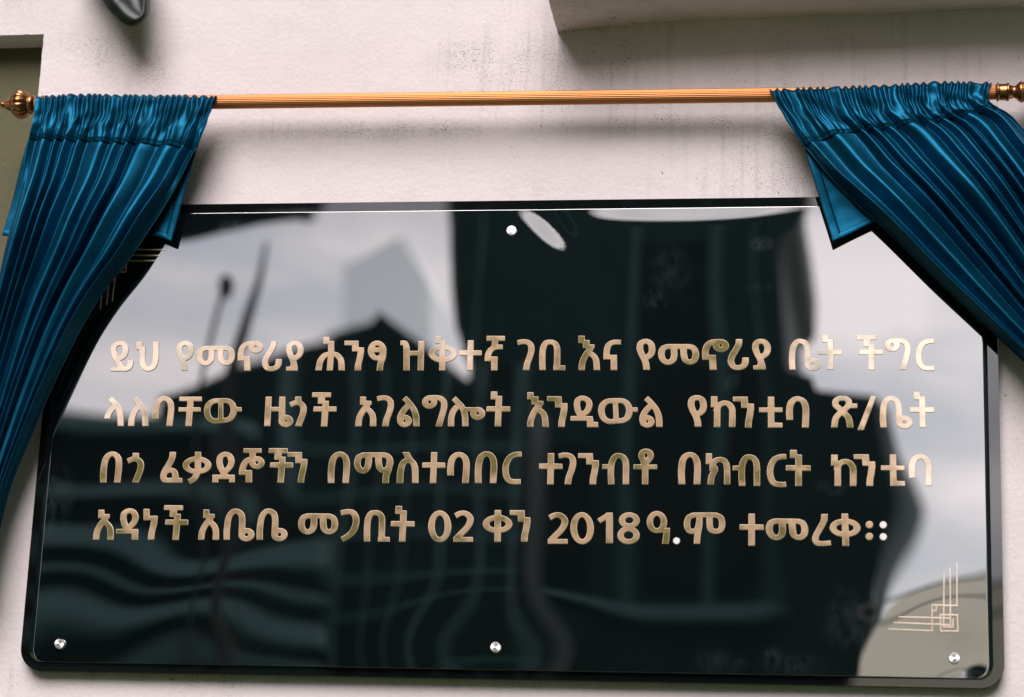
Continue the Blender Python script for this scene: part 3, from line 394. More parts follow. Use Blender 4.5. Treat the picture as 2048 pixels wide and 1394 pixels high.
class N:
    """short-hand for wiring nodes of one material"""
    def __init__(s, m): s.t = m.node_tree; s.b = s.t.nodes['Principled BSDF']
    def n(s, typ, **kw):
        x = s.t.nodes.new('ShaderNode' + typ)
        for k, v in kw.items():
            if k in x.inputs.keys(): x.inputs[k].default_value = v
            else: setattr(x, k, v)
        return x
    def l(s, a, b): s.t.links.new(a, b)
    def obj(s, scale=(1, 1, 1), loc=(0, 0, 0)):
        c = s.n('TexCoord'); m = s.n('Mapping')
        m.inputs['Scale'].default_value = scale
        m.inputs['Location'].default_value = loc
        s.l(c.outputs['Object'], m.inputs['Vector'])
        return m.outputs['Vector']
    def noise(s, vec, scale, detail=3, rough=0.5):
        x = s.n('TexNoise'); x.inputs['Scale'].default_value = scale
        x.inputs['Detail'].default_value = detail; x.inputs['Roughness'].default_value = rough
        s.l(vec, x.inputs['Vector']); return x.outputs['Fac']
    def math(s, op, a, b=None, clamp=False):
        x = s.n('Math'); x.operation = op; x.use_clamp = clamp
        for i, v in enumerate((a, b)):
            if v is None: continue
            if isinstance(v, (int, float)): x.inputs[i].default_value = v
            else: s.l(v, x.inputs[i])
        return x.outputs[0]
    def ramp(s, f, *st):
        x = s.n('ValToRGB'); e = x.color_ramp.elements
        while len(e) < len(st): e.new(0.5)
        for k, (p, c) in enumerate(st):
            e[k].position = p
            e[k].color = (c, c, c, 1) if isinstance(c, (int, float)) else (*c, 1)
        s.l(f, x.inputs['Fac']); return x.outputs['Color']
    def mix(s, f, a, b):
        x = s.n('Mix'); x.data_type = 'RGBA'
        for sock, v in (('Factor', f), ('A', a), ('B', b)):
            i = x.inputs[sock] if sock != 'Factor' else x.inputs[0]
            if sock == 'A': i = x.inputs[6]
            if sock == 'B': i = x.inputs[7]
            if isinstance(v, (tuple, list)): i.default_value = (*v, 1)
            elif isinstance(v, (int, float)): i.default_value = v
            else: s.l(v, i)
        return x.outputs[2]
    def bump(s, h, strength, dist):
        x = s.n('Bump'); x.inputs['Strength'].default_value = strength
        x.inputs['Distance'].default_value = dist
        s.l(h, x.inputs['Height']); s.l(x.outputs['Normal'], s.b.inputs['Normal']); return x

def plaster(name, base, dirt=1.0):
    m = mat(name, base, 0.85)
    k = N(m)
    v = k.obj((1, 1, 1))
    vs_ = k.obj((1, 1, 0.8))
    big = k.noise(v, 5.0, 3)
    mid = k.noise(k.obj((1, 1, 0.6), (3, 1, 7)), 22.0, 3)
    fine = k.noise(vs_, 420.0, 2, 0.6)
    grain = k.noise(vs_, 150.0, 4, 0.65)
    # dirt specks in patches; those along rod, ledge and plaque also paint in shade
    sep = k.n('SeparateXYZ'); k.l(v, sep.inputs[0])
    grime_shade = None
    for x, z, rx, rz, a in PT['grime_shade']:
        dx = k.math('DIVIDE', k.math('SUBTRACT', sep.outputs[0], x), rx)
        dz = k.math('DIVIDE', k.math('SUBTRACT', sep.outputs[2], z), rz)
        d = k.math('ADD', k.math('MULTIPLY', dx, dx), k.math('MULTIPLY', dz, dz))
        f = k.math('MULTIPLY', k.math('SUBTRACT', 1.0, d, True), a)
        grime_shade = f if grime_shade is None else k.math('MAXIMUM', grime_shade, f)
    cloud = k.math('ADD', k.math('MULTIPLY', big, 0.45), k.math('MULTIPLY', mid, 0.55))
    patch = k.ramp(k.math('ADD', cloud, k.math('MULTIPLY', grime_shade, 0.27)), (0.50, 0.0), (0.78, 1.0))
    thr = k.math('SUBTRACT', 0.705, k.math('MULTIPLY', patch, 0.15))
    spk = k.math('MULTIPLY', k.math('SUBTRACT', fine, thr), 8.0, True)
    spk2 = k.math('MULTIPLY', k.math('SUBTRACT', k.noise(k.obj((1, 1, 0.7), (9, 4, 2)), 120.0, 2, 0.5), k.math('SUBTRACT', 0.74, k.math('MULTIPLY', patch, 0.06))), 16.0, True)
    pit = k.math('MAXIMUM', spk, spk2)
    tone = k.ramp(k.noise(v, 2.3, 4), (0.3, 0.93), (0.7, 1.0))
    x = k.n('Mix'); x.data_type = 'RGBA'; x.blend_type = 'MULTIPLY'; x.inputs[0].default_value = 1
    x.inputs[6].default_value = (*base, 1); k.l(tone, x.inputs[7])
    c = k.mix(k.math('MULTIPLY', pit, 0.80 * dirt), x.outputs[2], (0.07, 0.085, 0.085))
    stain_shade = k.math('MULTIPLY', patch, k.math('MULTIPLY', k.math('SUBTRACT', grain, 0.42), 1.2, True))
    # faint runs down the wall within those patches
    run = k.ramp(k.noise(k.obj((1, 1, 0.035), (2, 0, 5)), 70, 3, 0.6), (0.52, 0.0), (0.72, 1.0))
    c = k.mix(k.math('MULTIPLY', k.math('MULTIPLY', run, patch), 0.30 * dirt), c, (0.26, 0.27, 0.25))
    c = k.mix(k.math('MULTIPLY', stain_shade, 0.52 * dirt), c, (0.30, 0.32, 0.31))
    k.l(c, k.b.inputs['Base Color'])
    h = k.math('ADD', k.math('MULTIPLY', grain, 1.0), k.math('MULTIPLY', pit, -0.8))
    h = k.math('ADD', h, k.math('MULTIPLY', k.noise(v, 14, 2), 2.0))
    k.bump(h, 0.42, 0.0035)
    return m

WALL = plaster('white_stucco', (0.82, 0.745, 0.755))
RECESS = plaster('olive_panel_paint', (0.125, 0.118, 0.062), 0.35)  # olive is the panel's own colour

def smudged_gloss(name, base, ior, spots=True):
    m = mat(name, base, 0.015, 0.0, IOR=ior)
    k = N(m)
    v = k.obj()
    sep = k.n('SeparateXYZ'); k.l(v, sep.inputs[0])
    X, Z = sep.outputs[0], sep.outputs[2]
    tot = None
    for x, z, rx, rz, a in SMUDGES:
        dx = k.math('DIVIDE', k.math('SUBTRACT', X, x), rx)
        dz = k.math('DIVIDE', k.math('SUBTRACT', Z, z), rz)
        d = k.math('ADD', k.math('MULTIPLY', dx, dx), k.math('MULTIPLY', dz, dz))
        f = k.math('MULTIPLY', k.math('SUBTRACT', 1.0, d, True), a)
        tot = f if tot is None else k.math('MAXIMUM', tot, f)
    wisp = k.ramp(k.noise(k.obj((1, 1, 0.6)), 60, 5, 0.7), (0.40, 0.0), (0.70, 1.0))
    sm = k.math('MULTIPLY', tot, wisp)
    haze = k.ramp(k.noise(k.obj((1, 1, 0.4), (5, 2, 1)), 7, 5, 0.65), (0.50, 0.0), (0.85, 0.05))
    dots = k.math('MULTIPLY', k.math('SUBTRACT', k.noise(v, 240, 1), 0.80), 10.0, True)
    f = k.math('ADD', k.math('MAXIMUM', sm, k.math('MULTIPLY', dots, 0.25)), haze, True)
    k.l(k.mix(k.math('MULTIPLY', f, 0.17), base, (0.20, 0.27, 0.29)), k.b.inputs['Base Color'])
    k.l(k.math('ADD', 0.012, k.math('MULTIPLY', f, 0.05)), k.b.inputs['Roughness'])
    return m

SMUDGES = []
def smudge(x, z, rx, rz, a): SMUDGES.append((x, z, rx, rz, a))
for s_ in PT['smudge']: smudge(*s_)
FACE = smudged_gloss('black_gloss_acrylic', (0.003, 0.006, 0.0065), 4.6)
PLATE = mat('black_backing_acrylic', (0.004, 0.005, 0.005), 0.02, 0.0, IOR=2.1)
EDGE = mat('polished_acrylic_edge', (0.008, 0.009, 0.009), 0.5, 0.0, Specular_IOR_Level=0.02)

def gold(name, base, dark_refl):
    m = mat(name, base, 0.14, 0.38)
    k = N(m)
    v = k.obj((1, 1, 1))
    n = k.noise(v, 17, 2, 0.5)
    n2 = k.noise(k.obj((1, 1, 1), (4, 4, 4)), 40, 2, 0.5)
    f = k.ramp(k.math('ADD', k.math('MULTIPLY', n, 0.6), k.math('MULTIPLY', n2, 0.4)), (0.47, 0.0), (0.61, 1.0))  # random dark patches, painted as reflections in the gold
    k.l(k.mix(f, base, dark_refl), k.b.inputs['Base Color'])
    k.bump(k.noise(v, 20, 2), 0.2, 0.006)
    k.b.inputs['Coat Weight'].default_value = 1.0
    k.b.inputs['Coat IOR'].default_value = 3.3
    k.b.inputs['Coat Roughness'].default_value = 0.04
    return m
GOLD = gold('gold_mirror_film', (1.0, 0.69, 0.43), (0.33, 0.27, 0.08))
PALE_GOLD = gold('pale_gold_line', (0.98, 0.80, 0.66), (0.85, 0.68, 0.50))
RIM = mat('gold_cut_edge', (0.92, 0.72, 0.53), 0.4, 0.25)
SKY_DOT = mat('sky_glint_dot', (0.80, 0.76, 0.74), 0.35, 0.25)  # dots on which the sky's pale reflection is put into the colour
STEEL = mat('brushed_steel', (0.80, 0.79, 0.77), 0.38, 1.0)
k_ = N(STEEL)
tg = k_.n('Tangent'); tg.direction_type = 'RADIAL'; tg.axis = 'Y'
k_.l(tg.outputs[0], k_.b.inputs['Tangent'])
k_.b.inputs['Anisotropic'].default_value = 0.85

def satin(name, base, dark):
    m = mat(name, base, 0.43, 0.80, Specular_IOR_Level=0.2)
    k = N(m)
    v = k.obj()
    w1 = k.n('TexWave', wave_type='BANDS', bands_direction='DIAGONAL'); w1.inputs['Scale'].default_value = 420
    k.l(v, w1.inputs['Vector'])
    k.l(k.mix(k.ramp(k.noise(v, 30, 3), (0.35, 0.0), (0.65, 1.0)), base, dark), k.b.inputs['Base Color'])
    k.bump(k.math('ADD', k.math('MULTIPLY', w1.outputs['Fac'], 0.25), k.math('MULTIPLY', k.noise(v, 90, 3), 1.0)), 0.12, 0.0012)
    return m
SATIN = satin('teal_satin', (0.003, 0.086, 0.160), (0.002, 0.066, 0.128))
BACK_SHADE = mat('dark_back_shade', (0.004, 0.02, 0.04), 0.8)  # back of the cloth, its shade put into the colour
POLE = mat('copper_gold_pole', (0.55, 0.24, 0.095), 0.46, 1.0)
BRONZE = mat('antique_bronze', (0.38, 0.18, 0.08), 0.27, 1.0)
kb = N(BRONZE)
kb.l(kb.ramp(kb.noise(kb.obj(), 120, 4), (0.35, 0.2), (0.7, 0.42)), kb.b.inputs['Roughness'])
BRACKET = mat('dark_green_enamel', (0.006, 0.014, 0.011), 0.4)
def facade(name, base, rough=0.7):
    m = mat(name, base, rough, Specular_IOR_Level=0.08)
    k = N(m)
    k.l(k.mix(k.ramp(k.noise(k.obj(), 0.4, 4), (0.3, 0.0), (0.7, 1.0)), base, tuple(c * 0.75 for c in base)), k.b.inputs['Base Color'])
    return m
DARKGLASS = facade('dark_cladding', (0.014, 0.036, 0.036), 0.5)
DARKER = facade('recessed_glazing', (0.003, 0.006, 0.007), 0.4)
MULLION = facade('grey_mullion', (0.17, 0.29, 0.31))
PALEWALL = mat('pale_glass_curtain_wall', (0.74, 0.80, 0.80), 0.18, 1.0)
GREYWALL = facade('grey_render', (0.46, 0.54, 0.52))
OLIVE = mat('tinted_glass_front', (0.66, 0.62, 0.48), 0.22, 1.0)
FIN_M = facade('dark_fin', (0.06, 0.12, 0.125))
CANOPY = facade('canopy_soffit', (0.05, 0.085, 0.085))
CABLE = mat('black_cable', (0.01, 0.012, 0.01), 0.5)

# ---------------------------------------------------------------- ground and wall
bm = bmesh.new()
grid(bm, 3, 3, lambda u, v: (-400 + 800 * u, 30 - 600 * v, 0))
ground = obj('ground', bm, facade('dry_paving', (0.046, 0.076, 0.022)))
tag(ground, kind='structure')

rx_, rz_ = PT['recess'][0]
rz0 = PT['recess'][1][1]
wall = thing('stucco_wall', (0, 0, 0), 'white stucco wall flecked with dirt behind the plaque and curtains', 'wall')
bm = bmesh.new()
random.seed(4)
# face of the wall with the window opening left out; the opening's arris is a little uneven
xs = [-4.0, -1.7] + [rx_] + [rx_ + 0.004] + [rx_ + 0.3, 0.6, 2.0, 5.0]
def jag(z): return 0.0011 * noise.noise((z * 60, 1.3, 0)) + 0.0008 * noise.noise((z * 170, 4.1, 0))
zs_open = [rz0 + (rz_ - rz0) * i / 110 for i in range(111)]
top_x = [-1.7 + (rx_ + 1.7) * i / 110 for i in range(111)]
def quad(a, b, c, d): bm.faces.new([bm.verts.new(p) for p in (a, b, c, d)])
# right of the opening, row by row
for i in range(110):
    z0, z1 = zs_open[i], zs_open[i + 1]
    a, b = rx_ + jag(z0), rx_ + jag(z1)
    if i == 109: b = rx_
    if i == 0: a = rx_
    quad((a, 0, z0), (5, 0, z0), (5, 0, z1), (b, 0, z1))
    quad((a, 0.06, z0), (a, 0, z0), (b, 0, z1), (b, 0.06, z1))
for i in range(110):
    x0, x1 = top_x[i], top_x[i + 1]
    a = rz_ + (jag(x0 + 7) if i else 0)
    b = rz_ + (jag(x1 + 7) if i < 109 else 0)
    quad((x0, 0, a), (x1, 0, b), (x1, 0, 9), (x0, 0, 9))
    quad((x0, 0, a), (x0, 0.06, a), (x1, 0.06, b), (x1, 0, b))
quad((rx_, 0, rz_), (5, 0, rz_), (5, 0, 9), (rx_, 0, 9))
quad((-1.7, 0, 0), (5, 0, 0), (5, 0, rz0), (-1.7, 0, rz0))
quad((-5, 0, 0), (-1.7, 0, 0), (-1.7, 0, 9), (-5, 0, 9))
quad((-1.7, 0, rz0), (-1.7, 0.06, rz0), (rx_, 0.06, rz0), (rx_, 0, rz0))
quad((-1.7, 0.0, rz0), (-1.7, 0.0, rz_), (-1.7, 0.06, rz_), (-1.7, 0.06, rz0))
bmesh.ops.remove_doubles(bm, verts=bm.verts, dist=1e-5)
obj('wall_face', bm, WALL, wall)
bm = bmesh.new()
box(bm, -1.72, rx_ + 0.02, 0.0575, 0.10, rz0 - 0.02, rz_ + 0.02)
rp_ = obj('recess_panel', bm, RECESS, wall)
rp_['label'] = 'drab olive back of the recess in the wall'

# ledge above on the right, its underside a little crooked
bm = bmesh.new()
led = PT['ledge'] + [(3.0, PT['ledge'][-1][1] + 0.05)]
at = sampler(led)
LP = 0.16
def ledge_fn(u, v):
    p = at(u)
    w = 0.0012 * noise.noise((p.x * 40, v * 12, 0.5)) + 0.003 * noise.noise((p.x * 7, v * 3, 2.5))
    return (p.x + 0.001 * noise.noise((v * 30, 3, 1)), 0.004 - v * LP, p.y + w + 0.004 * v)
g = grid(bm, 160, 24, ledge_fn)
hi = [[bm.verts.new((v.co.x, v.co.y, 3.62)) for v in row] for row in (g[0], g[-1])]
for i in range(159):
    bm.faces.new((g[-1][i], g[-1][i + 1], hi[1][i + 1], hi[1][i]))
    bm.faces.new((hi[0][i], hi[0][i + 1], hi[1][i + 1], hi[1][i]))
bm.faces.new([r[0] for r in g] + [hi[1][0], hi[0][0]])
bm.faces.new([r[-1] for r in reversed(g)] + [hi[0][-1], hi[1][-1]])
bmesh.ops.recalc_face_normals(bm, faces=bm.faces)
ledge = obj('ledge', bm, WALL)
tag(ledge, 'stucco ledge jutting out above the right curtain, its underside in shade', 'ledge')

# dark bracket at the top edge
bm = bmesh.new()
o_ = [(p.x, p.y) for p in smooth_poly(PT['br_out'], 6)]
i_ = [(p.x, p.y) for p in smooth_poly(PT['br_in'], 6)]
YB = -0.085
nA = len(o_)
front = [bm.verts.new((x, YB, z)) for x, z in o_]
back = [bm.verts.new((x - 0.024, -0.030, z + 0.030)) for x, z in o_]
inn = [bm.verts.new((x, YB - 0.010, z)) for x, z in i_]
deep = [bm.verts.new((x + 0.002, YB + 0.022, z + 0.012)) for x, z in i_]
for i in range(nA - 1):
    bm.faces.new((front[i], front[i + 1], back[i + 1], back[i]))
for i in range(len(i_) - 1):
    bm.faces.new((inn[i], deep[i], deep[i + 1], inn[i + 1]))
# rim between outer outline and inner lip: match by fraction
m_ = len(i_)
for i in range(nA - 1):
    a, b = round(i * (m_ - 1) / (nA - 1)), round((i + 1) * (m_ - 1) / (nA - 1))
    bm.faces.new((front[i], inn[a], front[i + 1]))
    if b != a: bm.faces.new((inn[a], inn[b], front[i + 1]))
tri = tessellate_polygon([[v.co for v in deep]])
for t in tri: bm.faces.new([deep[i] for i in t])
tri = tessellate_polygon([[v.co for v in back]])
for t in tri: bm.faces.new([back[i] for i in t])
bmesh.ops.recalc_face_normals(bm, faces=bm.faces)
br = obj('metal_bracket', bm, BRACKET, None, True)
tag(br, 'dark green metal bracket with rounded hollow end hanging in at the top left', 'bracket')

ax_, az_ = PT['br_out'][0][0] + 0.030, PT['br_out'][-1][1]
bm = bmesh.new(); tube(bm, [(ax_, -0.06, az_ - 0.008), (ax_, 0.004, az_ + 0.004)], 0.011, 14)
obj('wall_arm', bm, BRACKET, br, True)

# ---------------------------------------------------------------- plaque
YF = -0.030
(px0, pz0), (px1, pz1) = PT['panel']
pcx, pcz = (px0 + px1) / 2, (pz0 + pz1) / 2
plaque = thing('wall_plaque', (pcx, -0.012, pcz), 'black mirror gloss plaque with four lines of gold Ethiopic lettering on the wall', 'plaque')

def warp(x, z):
    """how the thin acrylic sheet bellies between its bolts: fractions of a millimetre"""
    h = 0.0
    for cx, cz, a, sx, sz, rot in DENTS:
        c_, s_ = math.cos(rot), math.sin(rot)
        dx, dz = (x - cx) * c_ + (z - cz) * s_, -(x - cx) * s_ + (z - cz) * c_
        h += a * math.exp(-0.5 * ((dx / sx) ** 2 + (dz / sz) ** 2))
    h += 0.0011 * noise.noise((x * 1.9, z * 2.2, 3.7)) + 0.00030 * noise.noise((x * 5.0, z * 4.2, 9.1))
    return h
B0, B1, B2, B3 = PT['bolts']
DENTS = [  # + pulls the sheet back to the wall
    (B0[0] + 0.066, B0[1] + 0.014, 0.0009, 0.046, 0.019, rad(-50)), (0.29, B0[1] + 0.052, 0.0006, 0.15, 0.022, 0.02),
    (B1[0], B1[1], 0.0012, 0.12, 0.10, 0.5), (B1[0] + 0.22, B1[1] + 0.10, -0.0006, 0.09, 0.05, 0.5),
    (B2[0], B2[1], 0.0011, 0.10, 0.045, 0.0), (B3[0], B3[1] - 0.005, 0.0019, 0.042, 0.040, 0.0), (B3[0] - 0.16, B3[1] + 0.10, -0.0007, 0.06, 0.09, 0.3)]

def rr_sheet(x0, x1, z0, z1, r, yf, yb, nx, nz, m, name, parent, h=None):
    bm = bmesh.new()
    zs = []
    for i in range(9): zs.append(z0 + r * (1 - math.cos(math.pi / 2 * i / 8)))
    n_mid = nz
    for i in range(1, n_mid): zs.append(z0 + r + (z1 - z0 - 2 * r) * i / n_mid)
    for i in range(9): zs.append(z1 - r * (1 - math.sin(math.pi / 2 * (1 - i / 8))) if False else z1 - r + r * math.sin(math.pi / 2 * i / 8))
    def inset(z):
        d = max(z0 + r - z, z - (z1 - r), 0)
        return r - math.sqrt(max(r * r - d * d, 0))
    rows = []
    for z in zs:
        s = inset(z)
        rows.append([bm.verts.new((x0 + s + (x1 - x0 - 2 * s) * i / (nx - 1), yf + (h(x0 + s + (x1 - x0 - 2 * s) * i / (nx - 1), z) if h else 0), z)) for i in range(nx)])
    for j in range(len(rows) - 1):
        for i in range(nx - 1):
            f = bm.faces.new((rows[j][i], rows[j][i + 1], rows[j + 1][i + 1], rows[j + 1][i]))
            f.smooth = h is not None
    loop = rows[0] + [r_[-1] for r_ in rows[1:]] + list(reversed(rows[-1]))[1:] + [r_[0] for r_ in reversed(rows[1:-1])]
    c = 0.0004
    n = len(loop)
    cx, cz = (x0 + x1) / 2, (z0 + z1) / 2
    l2 = []
    for v in loop:
        dx = max(min(v.co.x, x1 - r), x0 + r); dz = max(min(v.co.z, z1 - r), z0 + r)
        d = Vector((v.co.x - dx, 0, v.co.z - dz))
        d = d.normalized() * c if d.length > 1e-6 else Vector((0, 0, 0))
        l2.append(bm.verts.new(v.co + d + Vector((0, c, 0))))
    l3 = [bm.verts.new((v.co.x, yb, v.co.z)) for v in l2]
    for i in range(n):
        k = (i + 1) % n
        f = bm.faces.new((loop[i], l2[i], l2[k], loop[k])); f.material_index = 1
        f = bm.faces.new((l2[i], l3[i], l3[k], l2[k])); f.material_index = 1
    bm.faces.new(l3)
    return obj(name, bm, m, parent)

(qx0, qz0), (qx1, qz1) = PT['plate']
rr_sheet(qx0, qx1, qz0, qz1, 0.036, -0.022, -0.0085, 12, 8, [PLATE, PLATE], 'backing_plate', plaque)
rr_sheet(px0, px1, pz0, pz1, 0.021, YF, -0.0225, 190, 100, [FACE, EDGE], 'face_panel', plaque, warp)

for bx, bz in PT['bolts']:
    bm = bmesh.new()
    lathe(bm, (0, 0, 0), (0, -1, 0), [(0, 0.0078), (0.0046, 0.0080), (0.0053, 0.0075), (0.00535, 0.0058), (0.0050, 0.0055), (0.0054, 0.0052), (0.0055, 0.0004)], 48)
    o = obj('bolt_cap', bm, STEEL, plaque, True)
    o.data.set_sharp_from_angle(angle=rad(25))
    o.location = (bx, YF + 0.0012, bz)

def raised(bm, loops, ox, oz, yb, yf, inset):
    """letters: a flat face with a narrow sloping cut edge round it"""
    P2, V = [], []
    for lp in loops:
        pts = [Vector((ox + a * 1e-4, oz + b * 1e-4)) for a, b in lp]
        n = len(pts)
        # the rim runs inwards on outer outlines and outwards on holes
        ins = []
        for i in range(n):
            d1 = (pts[i] - pts[i - 1]).normalized(); d2 = (pts[(i + 1) % n] - pts[i]).normalized()
            n1, n2 = Vector((-d1.y, d1.x)), Vector((-d2.y, d2.x))
            b = n1 + n2
            b = b / max(b.length_squared, 0.5) * 2 if b.length > 1e-6 else n1
            if b.length > 1.8: b = b.normalized() * 1.8
            ins.append(b * inset)
        P2.append((pts, ins))
    # orientation: area of the largest loop decides which side is inside
    def area(p): return 0.5 * sum(a.x * b.y - b.x * a.y for a, b in zip(p, p[1:] + p[:1]))
    # nested parity for every loop
    def inside(q, p):
        c = False
        for a, b in zip(p, p[1:] + p[:1]):
            if (a.y > q.y) != (b.y > q.y) and q.x < (b.x - a.x) * (q.y - a.y) / (b.y - a.y) + a.x: c = not c
        return c
    groups = []
    outer = []
    for i, (p, s_) in enumerate(P2):
        depth = sum(inside(p[0], q) for j, (q, _) in enumerate(P2) if j != i)
        hole = depth % 2 == 1
        ccw = area(p) > 0
        sign = 1 if (ccw != hole) else -1
        top = [a + b * sign for a, b in zip(p, s_)]
        vb = [bm.verts.new((a.x, yb, a.y)) for a in p]
        vm = [bm.verts.new((a.x, yf + 0.0007, a.y)) for a in p]
        vt = [bm.verts.new((a.x, yf, a.y)) for a in top]
        n = len(p)
        for k in range(n):
            q = (k + 1) % n
            f = bm.faces.new((vb[k], vb[q], vm[q], vm[k])); f.material_index = 1
            f = bm.faces.new((vm[k], vm[q], vt[q], vt[k])); f.material_index = 1
        outer.append((hole, p, top, vt))
    for hole, p, top, vt in outer:
        if hole: continue
        loops_, verts = [top], list(vt)
        for h2, p2, t2, v2 in outer:
            if h2 and inside(p2[0], p): loops_.append(t2); verts += v2
        for t in tessellate_polygon([[Vector((a.x, a.y, 0)) for a in l] for l in loops_]):
            try: bm.faces.new([verts[i] for i in t]).material_index = 0
            except ValueError: pass
    for f in bm.faces: f.smooth = False
    bmesh.ops.recalc_face_normals(bm, faces=bm.faces)

for w in WORDS:
    bm = bmesh.new()
    dots = w[0][0] in '.።፡'
    for g_, x, z in w:
        raised(bm, LETTERS[g_], x * 1e-4, z * 1e-4, YF + 0.0012, YF - 0.0016, 0.00075)
    m = [SKY_DOT, SKY_DOT] if w[0][0] in '.፡' else [GOLD, RIM]
    obj('punctuation_dots' if dots else 'gold_word', bm, m, plaque)

for flip in (False, True):
    bm = bmesh.new()
    lp = PT['ornament']
    if flip: lp = [[(-x + 185, 2 * pcz * 1e4 - z + 85) for x, z in l] for l in lp]
    raised(bm, lp, 0, 0, YF + 0.0012, YF - 0.0012, 0.0004)
    obj('corner_ornament', bm, [PALE_GOLD, RIM], plaque)

# ---------------------------------------------------------------- curtain rod
(ra, rb) = PT['rod']
YR = -0.052
A = Vector((ra[0], YR, ra[1])); B = Vector((rb[0], YR, rb[1]))
axis = (B - A).normalized()
rod = thing('curtain_rod', A, 'fluted copper gold curtain rod with onion finials across the wall above the plaque', 'curtain rod')
bm = bmesh.new()
lathe(bm, A, axis, [(0.0, 0.0112), (0.004, 0.0118), ((B - A).length - 0.002, 0.0118), ((B - A).length, 0.0112)], 240,
      lambda th, t: 1 - 0.055 * abs(math.sin(th * 13)) ** 0.8)
obj('pole', bm, POLE, rod, True)
FIN = [(-0.040, 0.0125), (-0.0385, 0.0150), (-0.0365, 0.0150), (-0.0355, 0.0132), (-0.024, 0.0132), (-0.023, 0.0146), (-0.0205, 0.0146), (-0.019, 0.0118),
       (-0.014, 0.0098), (-0.010, 0.0102), (-0.006, 0.0140), (-0.003, 0.0158), (0.0, 0.0160), (0.002, 0.0155), (0.006, 0.0195), (0.011, 0.0232), (0.016, 0.0250),
       (0.021, 0.0246), (0.026, 0.0220), (0.030, 0.0180), (0.033, 0.0130), (0.0345, 0.0105), (0.040, 0.0082), (0.045, 0.0058), (0.0465, 0.0040), (0.048, 0.0052),
       (0.051, 0.0050), (0.0535, 0.0030), (0.0545, 0.0004)]
def finial(o, d):
    bm = bmesh.new()
    def wob(th, t):
        s = sstep(0.001, 0.010, t) * (1 - sstep(0.028, 0.034, t))
        return 1 - s * 0.10 * (1 - abs(math.cos(th * 7))) ** 1.5
    pr = smooth_poly([(a, b) for a, b in FIN], 4)
    lathe(bm, o, d, [(p.x, max(p.y, 0.0003)) for p in pr], 112, wob)
    f = obj('finial', bm, BRONZE, rod, True)
    d = Vector(d).normalized(); a = d.cross(Vector((0, 0, 1))).normalized(); b = d.cross(a)
    bm = bmesh.new()
    rows = [(0.0350 + 0.0022 * i, 0.0112 - 0.0012 * i, 26 - 3 * i, 0.0011) for i in range(5)]
    for t, r, n, br_ in rows:
        for k in range(n):
            th = 2 * math.pi * (k + 0.5 * (int(t * 1e4) % 2)) / n
            c = Vector(o) + d * t + (a * math.cos(th) + b * math.sin(th)) * r
            bmesh.ops.create_icosphere(bm, subdivisions=1, radius=br_, matrix=Matrix.Translation(c))
    t_ = obj('beaded_tip', bm, BRONZE, f, True)
    t_.matrix_parent_inverse = Matrix.Identity(4)
    bm = bmesh.new()
    for k in range(34):
        th = 2 * math.pi * k / 34
        bmesh.ops.create_icosphere(bm, subdivisions=1, radius=0.0013, matrix=Matrix.Translation(Vector(o) + (a * math.cos(th) + b * math.sin(th)) * 0.0165))
    t_ = obj('bead_ring', bm, BRONZE, f, True)
    t_.matrix_parent_inverse = Matrix.Identity(4)
    return f
f1 = finial(B + axis * 0.040, axis)
f2 = finial(A - axis * 0.0, -axis)

# ---------------------------------------------------------------- curtains
def fold(ph, e=0.05):
    c = math.cos(math.pi * ph)
    return 0.35 * math.sqrt(c * c + e * e) + 0.65 * c * c

